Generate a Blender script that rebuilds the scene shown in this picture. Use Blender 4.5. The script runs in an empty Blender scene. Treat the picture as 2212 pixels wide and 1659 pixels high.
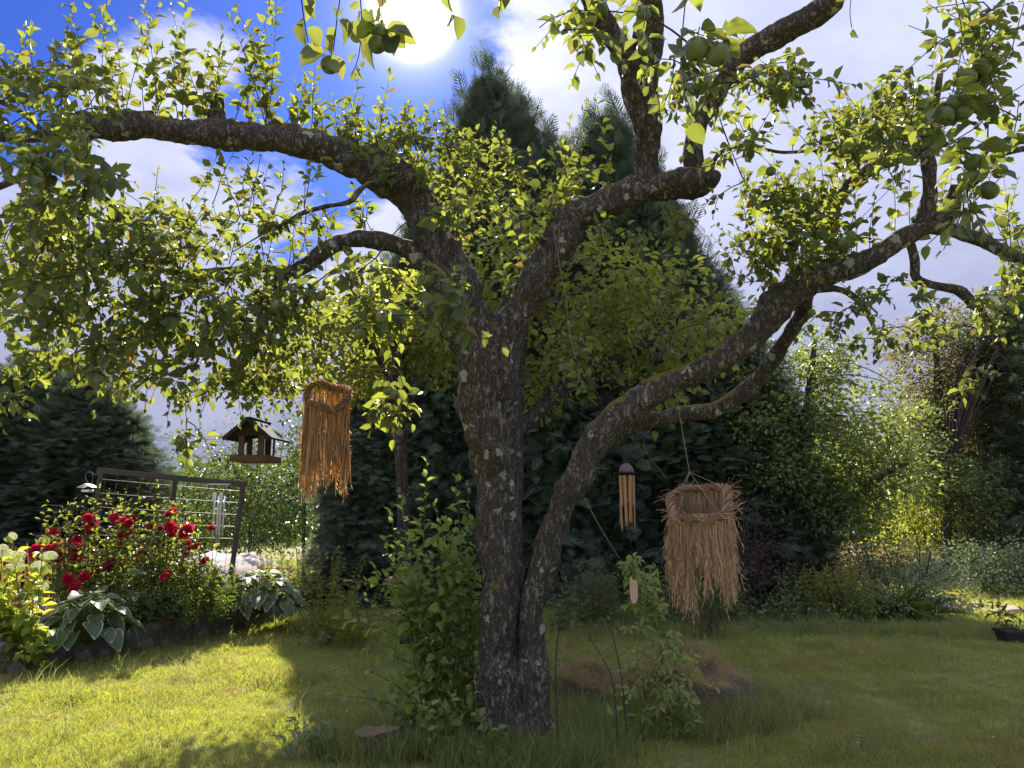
import bpy, math, random
import numpy as np
from mathutils import Vector, Matrix

random.seed(7)
rng = np.random.default_rng(11)
SC = bpy.context.scene
COL = SC.collection
R = math.radians

# ------------------------------------------------------------------ camera
# photograph measured on a 2212 x 1659 grid
FPX, CX, CY = 1593.0, 1106.0, 829.5
CAMH = 1.55
PITCH = math.atan((1106 - CY) / FPX)
cam = bpy.data.cameras.new('camera')
cam.sensor_width = 36.0
cam.lens = 36.0 * FPX / 2212.0
cam.clip_start = 0.05
cam.clip_end = 2000
camo = bpy.data.objects.new('camera', cam)
COL.objects.link(camo)
camo.location = (0, 0, CAMH)
camo.rotation_euler = (R(90) + PITCH, 0, 0)
SC.camera = camo

FW = np.array([0, math.cos(PITCH), math.sin(PITCH)])
UP = np.array([0, -math.sin(PITCH), math.cos(PITCH)])
RT = np.array([1.0, 0, 0])
CAM = np.array([0, 0, CAMH])


def ray(x, y):
    v = FW + RT * ((x - CX) / FPX) + UP * ((CY - y) / FPX)
    return v / np.linalg.norm(v)


def at(x, y, d):
    """point seen at (x, y) standing d metres away (measured along the ground ahead)"""
    r = ray(x, y)
    return CAM + r * (d / r[1])


def gr(x, y, z=0.0):
    r = ray(x, y)
    return CAM + r * ((z - CAMH) / r[2])


def proj(P):
    q = np.asarray(P) - CAM
    w = q @ FW
    return CX + FPX * (q @ RT) / w, CY - FPX * (q @ UP) / w, w


# ------------------------------------------------------------------ sun, sky, exposure
SUN = ray(892, 28)
SUN_EL = math.asin(SUN[2])
SUN_AZ = math.atan2(SUN[0], SUN[1])
sl = bpy.data.lights.new('sun', 'SUN')
sl.energy = 2.25
sl.angle = R(0.53)
sl.color = (1.0, 0.93, 0.80)
so = bpy.data.objects.new('sun', sl)
COL.objects.link(so)
so.rotation_euler = Vector(SUN).to_track_quat('Z', 'Y').to_euler()
so.location = (0, 0, 30)

SC.view_settings.view_transform = 'Standard'
SC.view_settings.look = 'None'
SC.view_settings.gamma = 1.0
SC.view_settings.exposure = 2.68
SC.view_settings.use_curve_mapping = False
SC.cycles.max_bounces = 10
SC.cycles.diffuse_bounces = 8
SC.cycles.transmission_bounces = 10
SC.cycles.transparent_max_bounces = 8
SC.cycles.use_denoising = True
SC.cycles.sample_clamp_indirect = 6.0
SC.render.film_transparent = False


class NT:
    """small helper to wire node trees"""
    def __init__(s, tree):
        s.t = tree
        s.n = tree.nodes
        s.l = tree.links

    def node(s, kind, **kw):
        n = s.n.new(kind)
        for k, v in kw.items():
            setattr(n, k, v)
        return n

    def put(s, sock, v):
        if isinstance(v, bpy.types.NodeSocket):
            s.l.new(v, sock)
        elif isinstance(v, (tuple, list, np.ndarray)):
            v = tuple(float(q) for q in v)
            if sock.type == 'RGBA' and len(v) == 3:
                v = v + (1.0,)
            sock.default_value = v
        else:
            sock.default_value = v

    def math(s, op, a, b=0.0, c=0.0, clamp=False):
        n = s.node('ShaderNodeMath', operation=op, use_clamp=clamp)
        s.put(n.inputs[0], a)
        s.put(n.inputs[1], b)
        s.put(n.inputs[2], c)
        return n.outputs[0]

    def vmath(s, op, a, b=(0, 0, 0), out=0):
        n = s.node('ShaderNodeVectorMath', operation=op)
        s.put(n.inputs[0], a)
        s.put(n.inputs[1], b)
        return n.outputs[out]

    def mix(s, f, a, b, mode='MIX'):
        n = s.node('ShaderNodeMix', data_type='RGBA', blend_type=mode)
        s.put(n.inputs[0], f)
        s.put(n.inputs[6], a)
        s.put(n.inputs[7], b)
        return n.outputs[2]

    def step(s, v, lo, hi):
        n = s.node('ShaderNodeMapRange', interpolation_type='SMOOTHSTEP')
        s.put(n.inputs[0], v)
        s.put(n.inputs[1], lo)
        s.put(n.inputs[2], hi)
        return n.outputs[0]

    def noise(s, vec, scale, detail=4.0, rough=0.55, dist=0.0, dim='3D'):
        n = s.node('ShaderNodeTexNoise', noise_dimensions=dim)
        if vec is not None:
            s.put(n.inputs['Vector'], vec)
        n.inputs['Scale'].default_value = scale
        n.inputs['Detail'].default_value = detail
        n.inputs['Roughness'].default_value = rough
        n.inputs['Distortion'].default_value = dist
        return n.outputs[0]

    def ramp(s, v, stops):
        n = s.node('ShaderNodeValToRGB')
        s.put(n.inputs[0], v)
        e = n.color_ramp.elements
        while len(e) < len(stops):
            e.new(0.5)
        for q, (p, c) in zip(e, stops):
            q.position = p
            q.color = tuple(c) + (1.0,)
        return n.outputs[0]


world = bpy.data.worlds.new('World')
SC.world = world
world.use_nodes = True
w = NT(world.node_tree)
w.n.clear()
sky = w.node('ShaderNodeTexSky', sky_type='NISHITA')
sky.sun_disc = False
sky.sun_elevation = SUN_EL
sky.sun_rotation = SUN_AZ
sky.altitude = 50
sky.air_density = 1.0
sky.dust_density = 0.4
sky.ozone_density = 3.0
tc = w.node('ShaderNodeTexCoord')
dirv = w.vmath('NORMALIZE', tc.outputs['Generated'])
sep = w.node('ShaderNodeSeparateXYZ')
w.put(sep.inputs[0], dirv)
dz = w.math('ADD', w.math('MAXIMUM', sep.outputs[2], 0.0), 0.22)
cmb = w.node('ShaderNodeCombineXYZ')
w.put(cmb.inputs[0], w.math('DIVIDE', sep.outputs[0], dz))
w.put(cmb.inputs[1], w.math('DIVIDE', sep.outputs[1], dz))
cmb.inputs[2].default_value = 3.7
base = cmb.outputs[0]
n1 = w.noise(base, 1.7, 10.0, 0.63, 0.35)
n2 = w.noise(base, 4.2, 7.0, 0.6, 0.1)
sd = w.math('MAXIMUM', w.vmath('DOT_PRODUCT', dirv, tuple(SUN), out=1), 0.0)
cover = w.math('ADD', n1, 0.16)
for (gx, gy, lo, hi, amt) in ((330, 20, .955, .995, .34), (620, 400, .986, .9985, .40), (880, 190, .985, .998, .22), (-100, -60, .93, .99, .22),
                              (440, 230, .982, .9985, -.34), (420, 620, .93, .99, -.20), (1950, 780, .90, .985, -.30)):
    dd = w.vmath('DOT_PRODUCT', dirv, tuple(ray(gx, gy)), out=1)
    cover = w.math('SUBTRACT', cover, w.math('MULTIPLY', w.step(dd, lo, hi), amt))
mask = w.step(cover, 0.44, 0.57)
shade = w.step(w.math('ADD', w.math('MULTIPLY', n2, 0.55), w.math('MULTIPLY', n1, 0.45)), 0.36, 0.66)
ccol = w.mix(shade, (0.094, 0.101, 0.153), (0.118, 0.126, 0.172))
# an overcast sky is brighter overhead than at the horizon (CIE overcast distribution)
ccol = w.mix(1.0, ccol, w.math('MULTIPLY', w.math('ADD', 1.0, w.math('MULTIPLY', w.math('MAXIMUM', sep.outputs[2], 0.0), 2.0)), 0.51), 'MULTIPLY')
# clouds scatter sunlight forward, so they brighten towards the sun
glow = w.math('ADD', w.math('MULTIPLY', w.math('POWER', sd, 14.0), 0.03), w.math('MULTIPLY', w.math('POWER', sd, 160.0), 0.13))
glow = w.math('ADD', glow, w.math('MULTIPLY', w.math('POWER', sd, 3500.0), 9.0))
thin = w.math('SUBTRACT', 1.25, w.math('MULTIPLY', shade, 0.8))
ccol = w.mix(1.0, ccol, (0, 0, 0), 'ADD')
glow = w.math('MULTIPLY', glow, w.math('ADD', 0.35, w.math('MULTIPLY', shade, 1.3)))
gcol = w.node('ShaderNodeVectorMath', operation='SCALE')
w.put(gcol.inputs[0], (1.0, 0.96, 0.95))
w.put(gcol.inputs[3], glow)
ccol = w.mix(1.0, ccol, gcol.outputs[0], 'ADD')
skyc = w.mix(1.0, sky.outputs[0], (0.0042, 0.0072, 0.020), 'MULTIPLY')
halo = w.node('ShaderNodeVectorMath', operation='SCALE')
w.put(halo.inputs[0], (1.0, 0.9, 0.86))
w.put(halo.inputs[3], w.math('ADD', w.math('MULTIPLY', w.math('POWER', sd, 500.0), 0.16), w.math('MULTIPLY', w.math('POWER', sd, 3500.0), 9.0)))
skyc = w.mix(1.0, skyc, halo.outputs[0], 'ADD')
# the sum below is divided by the background strength again, which stays in the daylight range
tot = w.mix(mask, skyc, ccol)
tot = w.mix(1.0, tot, (10.0, 10.0, 10.0), 'MULTIPLY')
bg = w.node('ShaderNodeBackground')
w.put(bg.inputs[0], tot)
bg.inputs[1].default_value = 0.10
wo = w.node('ShaderNodeOutputWorld')
w.l.new(bg.outputs[0], wo.inputs[0])

# ------------------------------------------------------------------ helpers: things and meshes


def thing(name, label, cat, loc=(0, 0, 0), group=None):
    o = bpy.data.objects.new(name, None)
    o.empty_display_size = 0.1
    COL.objects.link(o)
    o.location = tuple(float(q) for q in loc)
    return tag(o, label, cat, group)


def tag(o, label=None, cat=None, group=None, kind=None):
    if label:
        o['label'] = label
    if cat:
        o['category'] = cat
    if group:
        o['group'] = group
    if kind:
        o['kind'] = kind
    return o


def mesh(name, V, faces, attrs=None, smooth=False):
    """V (n,3); faces: list of int arrays (m,k)"""
    V = np.asarray(V, dtype=np.float32)
    me = bpy.data.meshes.new(name)
    fl = [np.asarray(f, dtype=np.int32) for f in faces if len(f)]
    me.vertices.add(len(V))
    me.vertices.foreach_set('co', V.ravel())
    nl = sum(f.size for f in fl)
    npoly = sum(len(f) for f in fl)
    me.loops.add(nl)
    me.loops.foreach_set('vertex_index', np.concatenate([f.ravel() for f in fl]))
    me.polygons.add(npoly)
    starts, o = [], 0
    for f in fl:
        k = f.shape[1]
        starts.append(o + np.arange(len(f)) * k)
        o += f.size
    me.polygons.foreach_set('loop_start', np.concatenate(starts).astype(np.int32))
    me.polygons.foreach_set('use_smooth', np.full(npoly, smooth, dtype=bool))
    for k, a in (attrs or {}).items():
        at_ = me.attributes.new(k, 'FLOAT', 'POINT')
        at_.data.foreach_set('value', np.asarray(a, dtype=np.float32))
    me.update(calc_edges=True)
    return me


def obj(name, me, mat=None, parent=None, loc=None):
    if mat is not None and not me.materials:
        me.materials.append(mat)
    o = bpy.data.objects.new(name, me)
    COL.objects.link(o)
    if parent is not None:
        o.parent = parent
    if loc is not None:
        o.location = tuple(float(q) for q in loc)
    return o


def unit(v):
    v = np.asarray(v, dtype=float)
    return v / np.maximum(np.linalg.norm(v, axis=-1, keepdims=True), 1e-9)


def _h(ix, iy, iz):
    s = np.sin(ix * 127.1 + iy * 311.7 + iz * 74.7) * 43758.5453
    return s - np.floor(s)


def vnoise(p):
    p = np.asarray(p, dtype=float)
    i = np.floor(p)
    f = p - i
    f = f * f * (3 - 2 * f)
    x, y, z = i[..., 0], i[..., 1], i[..., 2]
    fx, fy, fz = f[..., 0], f[..., 1], f[..., 2]
    r = 0
    for a in (0, 1):
        for b in (0, 1):
            for c in (0, 1):
                r = r + _h(x + a, y + b, z + c) * (fx if a else 1 - fx) * (fy if b else 1 - fy) * (fz if c else 1 - fz)
    return r * 2 - 1


def fbm(p, o=4):
    r, a = 0, 1.0
    p = np.asarray(p, dtype=float)
    for k in range(o):
        r = r + a * vnoise(p * (2.03 ** k) + 17.3 * k)
        a *= 0.5
    return r


def spline(pts, step):
    """Catmull-Rom through rows of pts (any number of columns, xyz first)"""
    P = np.asarray(pts, dtype=float)
    if len(P) == 2:
        n = max(2, int(np.linalg.norm(P[1, :3] - P[0, :3]) / step) + 1)
        t = np.linspace(0, 1, n)[:, None]
        return P[0] * (1 - t) + P[1] * t
    Q = np.vstack([2 * P[0] - P[1], P, 2 * P[-1] - P[-2]])
    out = []
    for i in range(1, len(Q) - 2):
        n = max(1, int(np.linalg.norm(Q[i + 1, :3] - Q[i, :3]) / step))
        t = (np.arange(n) / n)[:, None]
        a, b, c, d = Q[i - 1], Q[i], Q[i + 1], Q[i + 2]
        out.append(0.5 * (2 * b + (c - a) * t + (2 * a - 5 * b + 4 * c - d) * t ** 2 + (3 * b - a - 3 * c + d) * t ** 3))
    out.append(Q[-2][None])
    return np.vstack(out)


def frames(P):
    T = np.gradient(P, axis=0)
    T = unit(T)
    U = np.zeros_like(T)
    ref = np.array([0, 0, 1.0]) if abs(T[0, 2]) < 0.9 else np.array([1.0, 0, 0])
    u = np.cross(ref, T[0])
    u /= np.linalg.norm(u)
    for i in range(len(T)):
        u = u - T[i] * (u @ T[i])
        n = np.linalg.norm(u)
        u = u / n if n > 1e-6 else np.cross(T[i], [0, 1, 0.1])
        U[i] = u
    return T, U, np.cross(T, U)


def tube(P, r, k=6, cap=True):
    """returns V, quads, tris for a tube along P with radii r"""
    P = np.asarray(P, dtype=float)
    r = np.broadcast_to(np.asarray(r, dtype=float), (len(P),))
    T, U, W = frames(P)
    a = np.arange(k) * 2 * math.pi / k
    ring = U[:, None, :] * np.cos(a)[None, :, None] + W[:, None, :] * np.sin(a)[None, :, None]
    V = (P[:, None, :] + ring * r[:, None, None]).reshape(-1, 3)
    i = np.arange(len(P) - 1)[:, None] * k
    j = np.arange(k)[None]
    q = np.stack([i + j, i + (j + 1) % k, i + k + (j + 1) % k, i + k + j], -1).reshape(-1, 4)
    t = np.zeros((0, 3), int)
    if cap:
        n = len(V)
        V = np.vstack([V, P[0], P[-1]])
        jj = np.arange(k)
        e = (len(P) - 1) * k
        t = np.vstack([np.stack([np.full(k, n), (jj + 1) % k, jj], -1), np.stack([np.full(k, n + 1), e + jj, e + (jj + 1) % k], -1)])
    return V, q, t


class MB:
    """collects pieces of one mesh"""
    def __init__(s):
        s.V, s.F, s.A, s.n = [], [], [], 0

    def add(s, V, *faces, a=0.0):
        V = np.asarray(V, dtype=float)
        for f in faces:
            if len(f):
                s.F.append(np.asarray(f, dtype=int) + s.n)
        s.V.append(V)
        s.A.append(np.broadcast_to(np.asarray(a, dtype=float), (len(V),)))
        s.n += len(V)
        return s

    def tube(s, P, r, k=6, cap=True, a=0.0):
        V, q, t = tube(P, r, k, cap)
        return s.add(V, q, t, a=a)

    def box(s, c, size, rot=None, a=0.0, bev=0.0):
        h = np.asarray(size, dtype=float) / 2
        b = min(bev, h.min() * 0.6)
        pts = []
        if b <= 0:
            V = np.array([[x, y, z] for x in (-1, 1) for y in (-1, 1) for z in (-1, 1)]) * h
            q = np.array([[0, 1, 3, 2], [4, 6, 7, 5], [0, 4, 5, 1], [2, 3, 7, 6], [0, 2, 6, 4], [1, 5, 7, 3]])
            t = np.zeros((0, 3), int)
        else:
            V, idx = [], {}
            for x in (-1, 1):
                for y in (-1, 1):
                    for z in (-1, 1):
                        for ax in range(3):
                            p = np.array([x, y, z]) * h
                            for k in range(3):
                                if k != ax:
                                    p[k] -= (x, y, z)[k] * b
                            idx[(x, y, z, ax)] = len(V)
                            V.append(p)
            V = np.array(V)
            q, t = [], []
            for ax in range(3):
                o1, o2 = [k for k in range(3) if k != ax]
                for sgn in (-1, 1):
                    f = []
                    for (p1, p2) in ((-1, -1), (1, -1), (1, 1), (-1, 1)):
                        c3 = [0, 0, 0]
                        c3[ax], c3[o1], c3[o2] = sgn, p1, p2
                        f.append(idx[tuple(c3) + (ax,)])
                    q.append(f)
                for p1 in (-1, 1):
                    for p2 in (-1, 1):
                        f = []
                        for (sg, which) in ((-1, o1), (1, o1), (1, o2), (-1, o2)):
                            c3 = [0, 0, 0]
                            c3[ax], c3[o1], c3[o2] = sg, p1, p2
                            f.append(idx[tuple(c3) + (which,)])
                        q.append(f)
            for x in (-1, 1):
                for y in (-1, 1):
                    for z in (-1, 1):
                        t.append([idx[(x, y, z, k)] for k in range(3)])
            q, t = np.array(q), np.array(t)
        if rot is not None:
            V = V @ np.asarray(rot).T
        return s.add(V + np.asarray(c, dtype=float), q, t, a=a)

    def mesh(s, name, base=(0, 0, 0), smooth=False, attr='rnd'):
        V = np.vstack(s.V) - np.asarray(base, dtype=float)
        by = {}
        for f in s.F:
            by.setdefault(f.shape[1], []).append(f)
        return mesh(name, V, [np.vstack(v) for v in by.values()], {attr: np.concatenate(s.A)}, smooth)


def rotz(a):
    c, s_ = math.cos(a), math.sin(a)
    return np.array([[c, -s_, 0], [s_, c, 0], [0, 0, 1.0]])


def rotx(a):
    c, s_ = math.cos(a), math.sin(a)
    return np.array([[1.0, 0, 0], [0, c, -s_], [0, s_, c]])


def roty(a):
    c, s_ = math.cos(a), math.sin(a)
    return np.array([[c, 0, s_], [0, 1.0, 0], [-s_, 0, c]])


# ------------------------------------------------------------------ leaves
# template: rows (u along, v across, w normal) ; unit length, unit width
def leaf_template(rows, curl=0.18, fold=0.16, wave=0.0):
    V, q, t = [(0, 0, 0)], [], []
    for i, (u, hw) in enumerate(rows):
        wv = wave * (1 if i % 2 else -1)
        V += [(u, 0, -curl * u * u), (u, hw, fold * hw * 2 - curl * u * u + wv), (u, -hw, fold * hw * 2 - curl * u * u - wv)]
    V.append((1, 0, -curl))
    n = len(rows)
    t += [(0, 1, 2), (0, 3, 1)]
    for i in range(n - 1):
        m, m2 = 1 + 3 * i, 4 + 3 * i
        q += [(m, m2, m2 + 1, m + 1), (m, m + 2, m2 + 2, m2)]
    m = 1 + 3 * (n - 1)
    t += [(m, len(V) - 1, m + 1), (m, m + 2, len(V) - 1)]
    return np.array(V, float), np.array(q).reshape(-1, 4), np.array(t).reshape(-1, 3)


LEAF_HI = leaf_template([(.10, .27), (.28, .46), (.50, .50), (.72, .38), (.90, .15)], .28, .20, .02)
LEAF_MID = leaf_template([(.22, .42), (.62, .44)], .22, .20)
LEAF_LO = (np.array([(0, 0, 0), (.45, .5, .10), (1, 0, -.1), (.45, -.5, .10)], float), np.array([(0, 1, 2, 3)])[:, [0, 3, 2, 1]], np.zeros((0, 3), int))
LEAF_LANCE = leaf_template([(.25, .5), (.6, .38)], .30, .22)


def leaf_verts(tpl, P, D, N, L, Wd):
    V0, q0, t0 = tpl
    P, D, N = np.asarray(P, float), unit(D), unit(N)
    Y = unit(np.cross(N, D))
    Z = np.cross(D, Y)
    L = np.asarray(L, float)[:, None, None]
    Wd = np.asarray(Wd, float)[:, None, None]
    V = P[:, None] + D[:, None] * (V0[None, :, 0:1] * L) + Y[:, None] * (V0[None, :, 1:2] * Wd) + Z[:, None] * (V0[None, :, 2:3] * L)
    n, k = len(P), len(V0)
    off = (np.arange(n) * k)[:, None, None]
    q = (q0[None] + off).reshape(-1, 4) if len(q0) else np.zeros((0, 4), int)
    t = (t0[None] + off).reshape(-1, 3) if len(t0) else np.zeros((0, 3), int)
    return V.reshape(-1, 3), q, t


LSCALE = 1.0


class Plant:
    """twigs and leaves of one plant"""
    def __init__(s, aspect=0.62):
        s.tw = MB()
        s.P, s.D, s.N, s.L, s.r = [], [], [], [], []
        s.aspect = aspect
        s.nodes = []

    def leaves(s, P, D, N, L, r=None):
        n = len(P)
        s.P.append(np.asarray(P, float))
        s.D.append(unit(D))
        s.N.append(unit(N))
        s.L.append(np.broadcast_to(np.asarray(L, float), (n,)).copy())
        s.r.append(rng.random(n) if r is None else np.broadcast_to(np.asarray(r, float), (n,)).copy())

    def shoot(s, pts, r0, n, L, start=0.15, ang=60, droop=0.25, k=4, rmin=None, step=0.06, nj=0.75, tipsmall=0.45, r=None, tubes=True):
        S = spline(pts, step)
        m = len(S)
        if tubes:
            rr = np.linspace(r0, (rmin if rmin is not None else r0 * 0.35), m)
            s.tw.tube(S, rr, k, cap=False)
        s.nodes.append(S)
        if n <= 0:
            return S
        t = np.clip(np.linspace(start, 1.0, n) + rng.normal(0, 0.5 / n, n) * 0.6, 0, 1)
        x = t * (m - 1)
        i = np.minimum(x.astype(int), m - 2)
        f = (x - i)[:, None]
        P = S[i] * (1 - f) + S[i + 1] * f
        T, U, W = frames(S)
        T, U, W = T[i], U[i], W[i]
        az = np.arange(n) * 2.4 + rng.random() * 6.28 + rng.normal(0, .4, n)
        a = np.radians(ang + rng.normal(0, 16, n))
        a = np.where(t > 0.93, a * 0.4, a)
        side = U * np.cos(az)[:, None] + W * np.sin(az)[:, None]
        D = T * np.cos(a)[:, None] + side * np.sin(a)[:, None]
        D[:, 2] -= droop * (0.1 + 1.8 * rng.random(n))
        D = unit(D)
        N = np.array([0, 0, 1.0]) + rng.normal(0, nj, (n, 3))
        LL = L * LSCALE * (1 - tipsmall * t ** 3) * (0.55 + 0.75 * rng.random(n))
        s.leaves(P + D * (0.16 * LL)[:, None], D, N, LL, r)
        return S

    def cluster(s, p, n, L, droop=0.2, r=None, up=0.2):
        az = np.arange(n) * 2.4 + rng.random() * 6.28
        el = rng.normal(up, 0.35, n)
        D = np.stack([np.cos(az) * np.cos(el), np.sin(az) * np.cos(el), np.sin(el) - droop], -1)
        D = unit(D)
        N = np.array([0, 0, 1.0]) + rng.normal(0, .5, (n, 3))
        LL = L * LSCALE * (0.65 + 0.5 * rng.random(n))
        s.leaves(np.asarray(p) + D * (0.25 * LL)[:, None], D, N, LL, r)

    def arrays(s):
        return np.vstack(s.P), np.vstack(s.D), np.vstack(s.N), np.concatenate(s.L), np.concatenate(s.r)

    def build(s, parent, base, leafmat, twigmat, tpl=LEAF_MID, single=0, single_tpl=LEAF_HI, leafname='leaf', crown='foliage', twigs='twigs'):
        base = np.asarray(base, float)
        P, D, N, L, r = s.arrays()
        keep = np.ones(len(P), bool)
        if single:
            x, y, wdt = proj(P)
            size = np.where((wdt > .2) & (x > -20) & (x < 2232) & (y > -20) & (y < 1679), L / np.maximum(wdt, .2), 0)
            size = size * (0.55 + 0.45 * np.abs((unit(np.cross(D, np.cross(N, D))) * unit(P - CAM)).sum(1)))
            idx = np.argsort(-size)[:single]
            idx = idx[size[idx] > 0]
            keep[idx] = False
            variants = []
            for j in range(6):
                V0 = single_tpl[0].copy()
                V0[:, 2] += V0[:, 0] ** 2 * (-.18 + .09 * j) + V0[:, 1] * V0[:, 0] * (.35 * math.sin(j * 2.1))
                V0[:, 1] += .10 * math.sin(j * 1.7) * V0[:, 0] ** 2
                variants.append(mesh(leafname, V0, [single_tpl[1], single_tpl[2]], smooth=True))
            for c, i in enumerate(idx):
                o = obj(leafname, variants[c % 6], leafmat, parent)
                Y = unit(np.cross(N[i], D[i]))
                Z = np.cross(D[i], Y)
                M = np.eye(4)
                M[:3, 0], M[:3, 1], M[:3, 2] = D[i] * L[i], Y * L[i] * s.aspect, Z * L[i]
                M[:3, 3] = P[i] - base
                o.matrix_local = Matrix([list(map(float, q)) for q in M])
        P, D, N, L, r = P[keep], D[keep], N[keep], L[keep], r[keep]
        if len(P):
            V, q, t = leaf_verts(tpl, P, D, N, L, L * s.aspect)
            me = mesh(crown, V - base, [q, t], {'rnd': np.repeat(r, len(tpl[0]))})
            c = obj(crown, me, leafmat, parent)
            tag(c, kind='stuff')
        if s.tw.n:
            tag(obj(twigs, s.tw.mesh(twigs, base, True), twigmat, parent), kind='stuff')
# ------------------------------------------------------------------ materials
def newmat(name):
    m = bpy.data.materials.new(name)
    m.use_nodes = True
    t = NT(m.node_tree)
    t.n.clear()
    out = t.node('ShaderNodeOutputMaterial')
    return m, t, out


def principled(t, col, rough=0.7, spec=0.3, normal=None, metal=0.0):
    p = t.node('ShaderNodeBsdfPrincipled')
    t.put(p.inputs['Base Color'], col)
    t.put(p.inputs['Roughness'], rough)
    p.inputs['Specular IOR Level'].default_value = spec
    p.inputs['Metallic'].default_value = metal
    if normal is not None:
        t.l.new(normal, p.inputs['Normal'])
    return p


def bump(t, h, strength=0.5, dist=0.01):
    b = t.node('ShaderNodeBump')
    t.put(b.inputs['Height'], h)
    b.inputs['Strength'].default_value = strength
    b.inputs['Distance'].default_value = dist
    return b.outputs[0]


def rnd_of(t):
    a = t.node('ShaderNodeAttribute', attribute_name='rnd')
    o = t.node('ShaderNodeObjectInfo')
    return t.math('FRACT', t.math('ADD', a.outputs['Fac'], o.outputs['Random']))


def leaf_mat(name, top, trans, under=None, spread=0.3, rough=0.42, spec=0.4, tw=0.45, odd=None, vein=0.0):
    """top/trans: reflected and transmitted colours; under: paler lower side; odd: colour of a few old leaves"""
    m, t, out = newmat(name)
    r = rnd_of(t)
    lo = [c * (1 - spread) for c in top]
    hi = [min(1, c * (1 + spread)) for c in top]
    hi[0] = min(1, hi[0] * 1.12)
    stops = [(0.0, lo), (0.55, top), (0.93, hi)]
    if odd:
        stops += [(0.965, odd), (1.0, odd)]
    col = t.ramp(r, stops)
    lo2 = [c * (1 - spread * .8) for c in trans]
    hi2 = [min(1, c * (1 + spread * .7)) for c in trans]
    st2 = [(0.0, lo2), (0.5, trans), (0.93, hi2)]
    if odd:
        st2 += [(0.965, [min(1, c * 1.6) for c in odd]), (1.0, [min(1, c * 1.6) for c in odd])]
    tcol = t.ramp(r, st2)
    if under:
        g = t.node('ShaderNodeNewGeometry')
        col = t.mix(g.outputs['Backfacing'], col, under)
    tcn = t.node('ShaderNodeTexCoord')
    nn = t.noise(tcn.outputs['Object'], 60.0, 2.0)
    var = t.math('ADD', 0.8, t.math('MULTIPLY', nn, 0.4))
    sc = t.node('ShaderNodeVectorMath', operation='SCALE')
    t.put(sc.inputs[0], col)
    t.put(sc.inputs[3], var)
    p = principled(t, sc.outputs[0], rough, spec)
    tr = t.node('ShaderNodeBsdfTranslucent')
    t.put(tr.inputs['Color'], tcol)
    mx = t.node('ShaderNodeMixShader')
    mx.inputs[0].default_value = tw
    t.l.new(p.outputs[0], mx.inputs[1])
    t.l.new(tr.outputs[0], mx.inputs[2])
    t.l.new(mx.outputs[0], out.inputs[0])
    return m


def plain(name, col, rough=0.7, spec=0.3, vary=0.25, scale=20.0, metal=0.0, bumps=0.0, bscale=60.0, stretch=(1, 1, 1)):
    m, t, out = newmat(name)
    tcn = t.node('ShaderNodeTexCoord')
    v = t.vmath('MULTIPLY', tcn.outputs['Object'], stretch)
    n = t.noise(v, scale, 5.0, 0.6)
    c = t.mix(n, [q * (1 - vary) for q in col], [min(1, q * (1 + vary)) for q in col])
    nm = None
    if bumps:
        nm = bump(t, t.noise(v, bscale, 5.0, 0.6), bumps, 0.01)
    p = principled(t, c, rough, spec, nm, metal)
    t.l.new(p.outputs[0], out.inputs[0])
    return m


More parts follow.
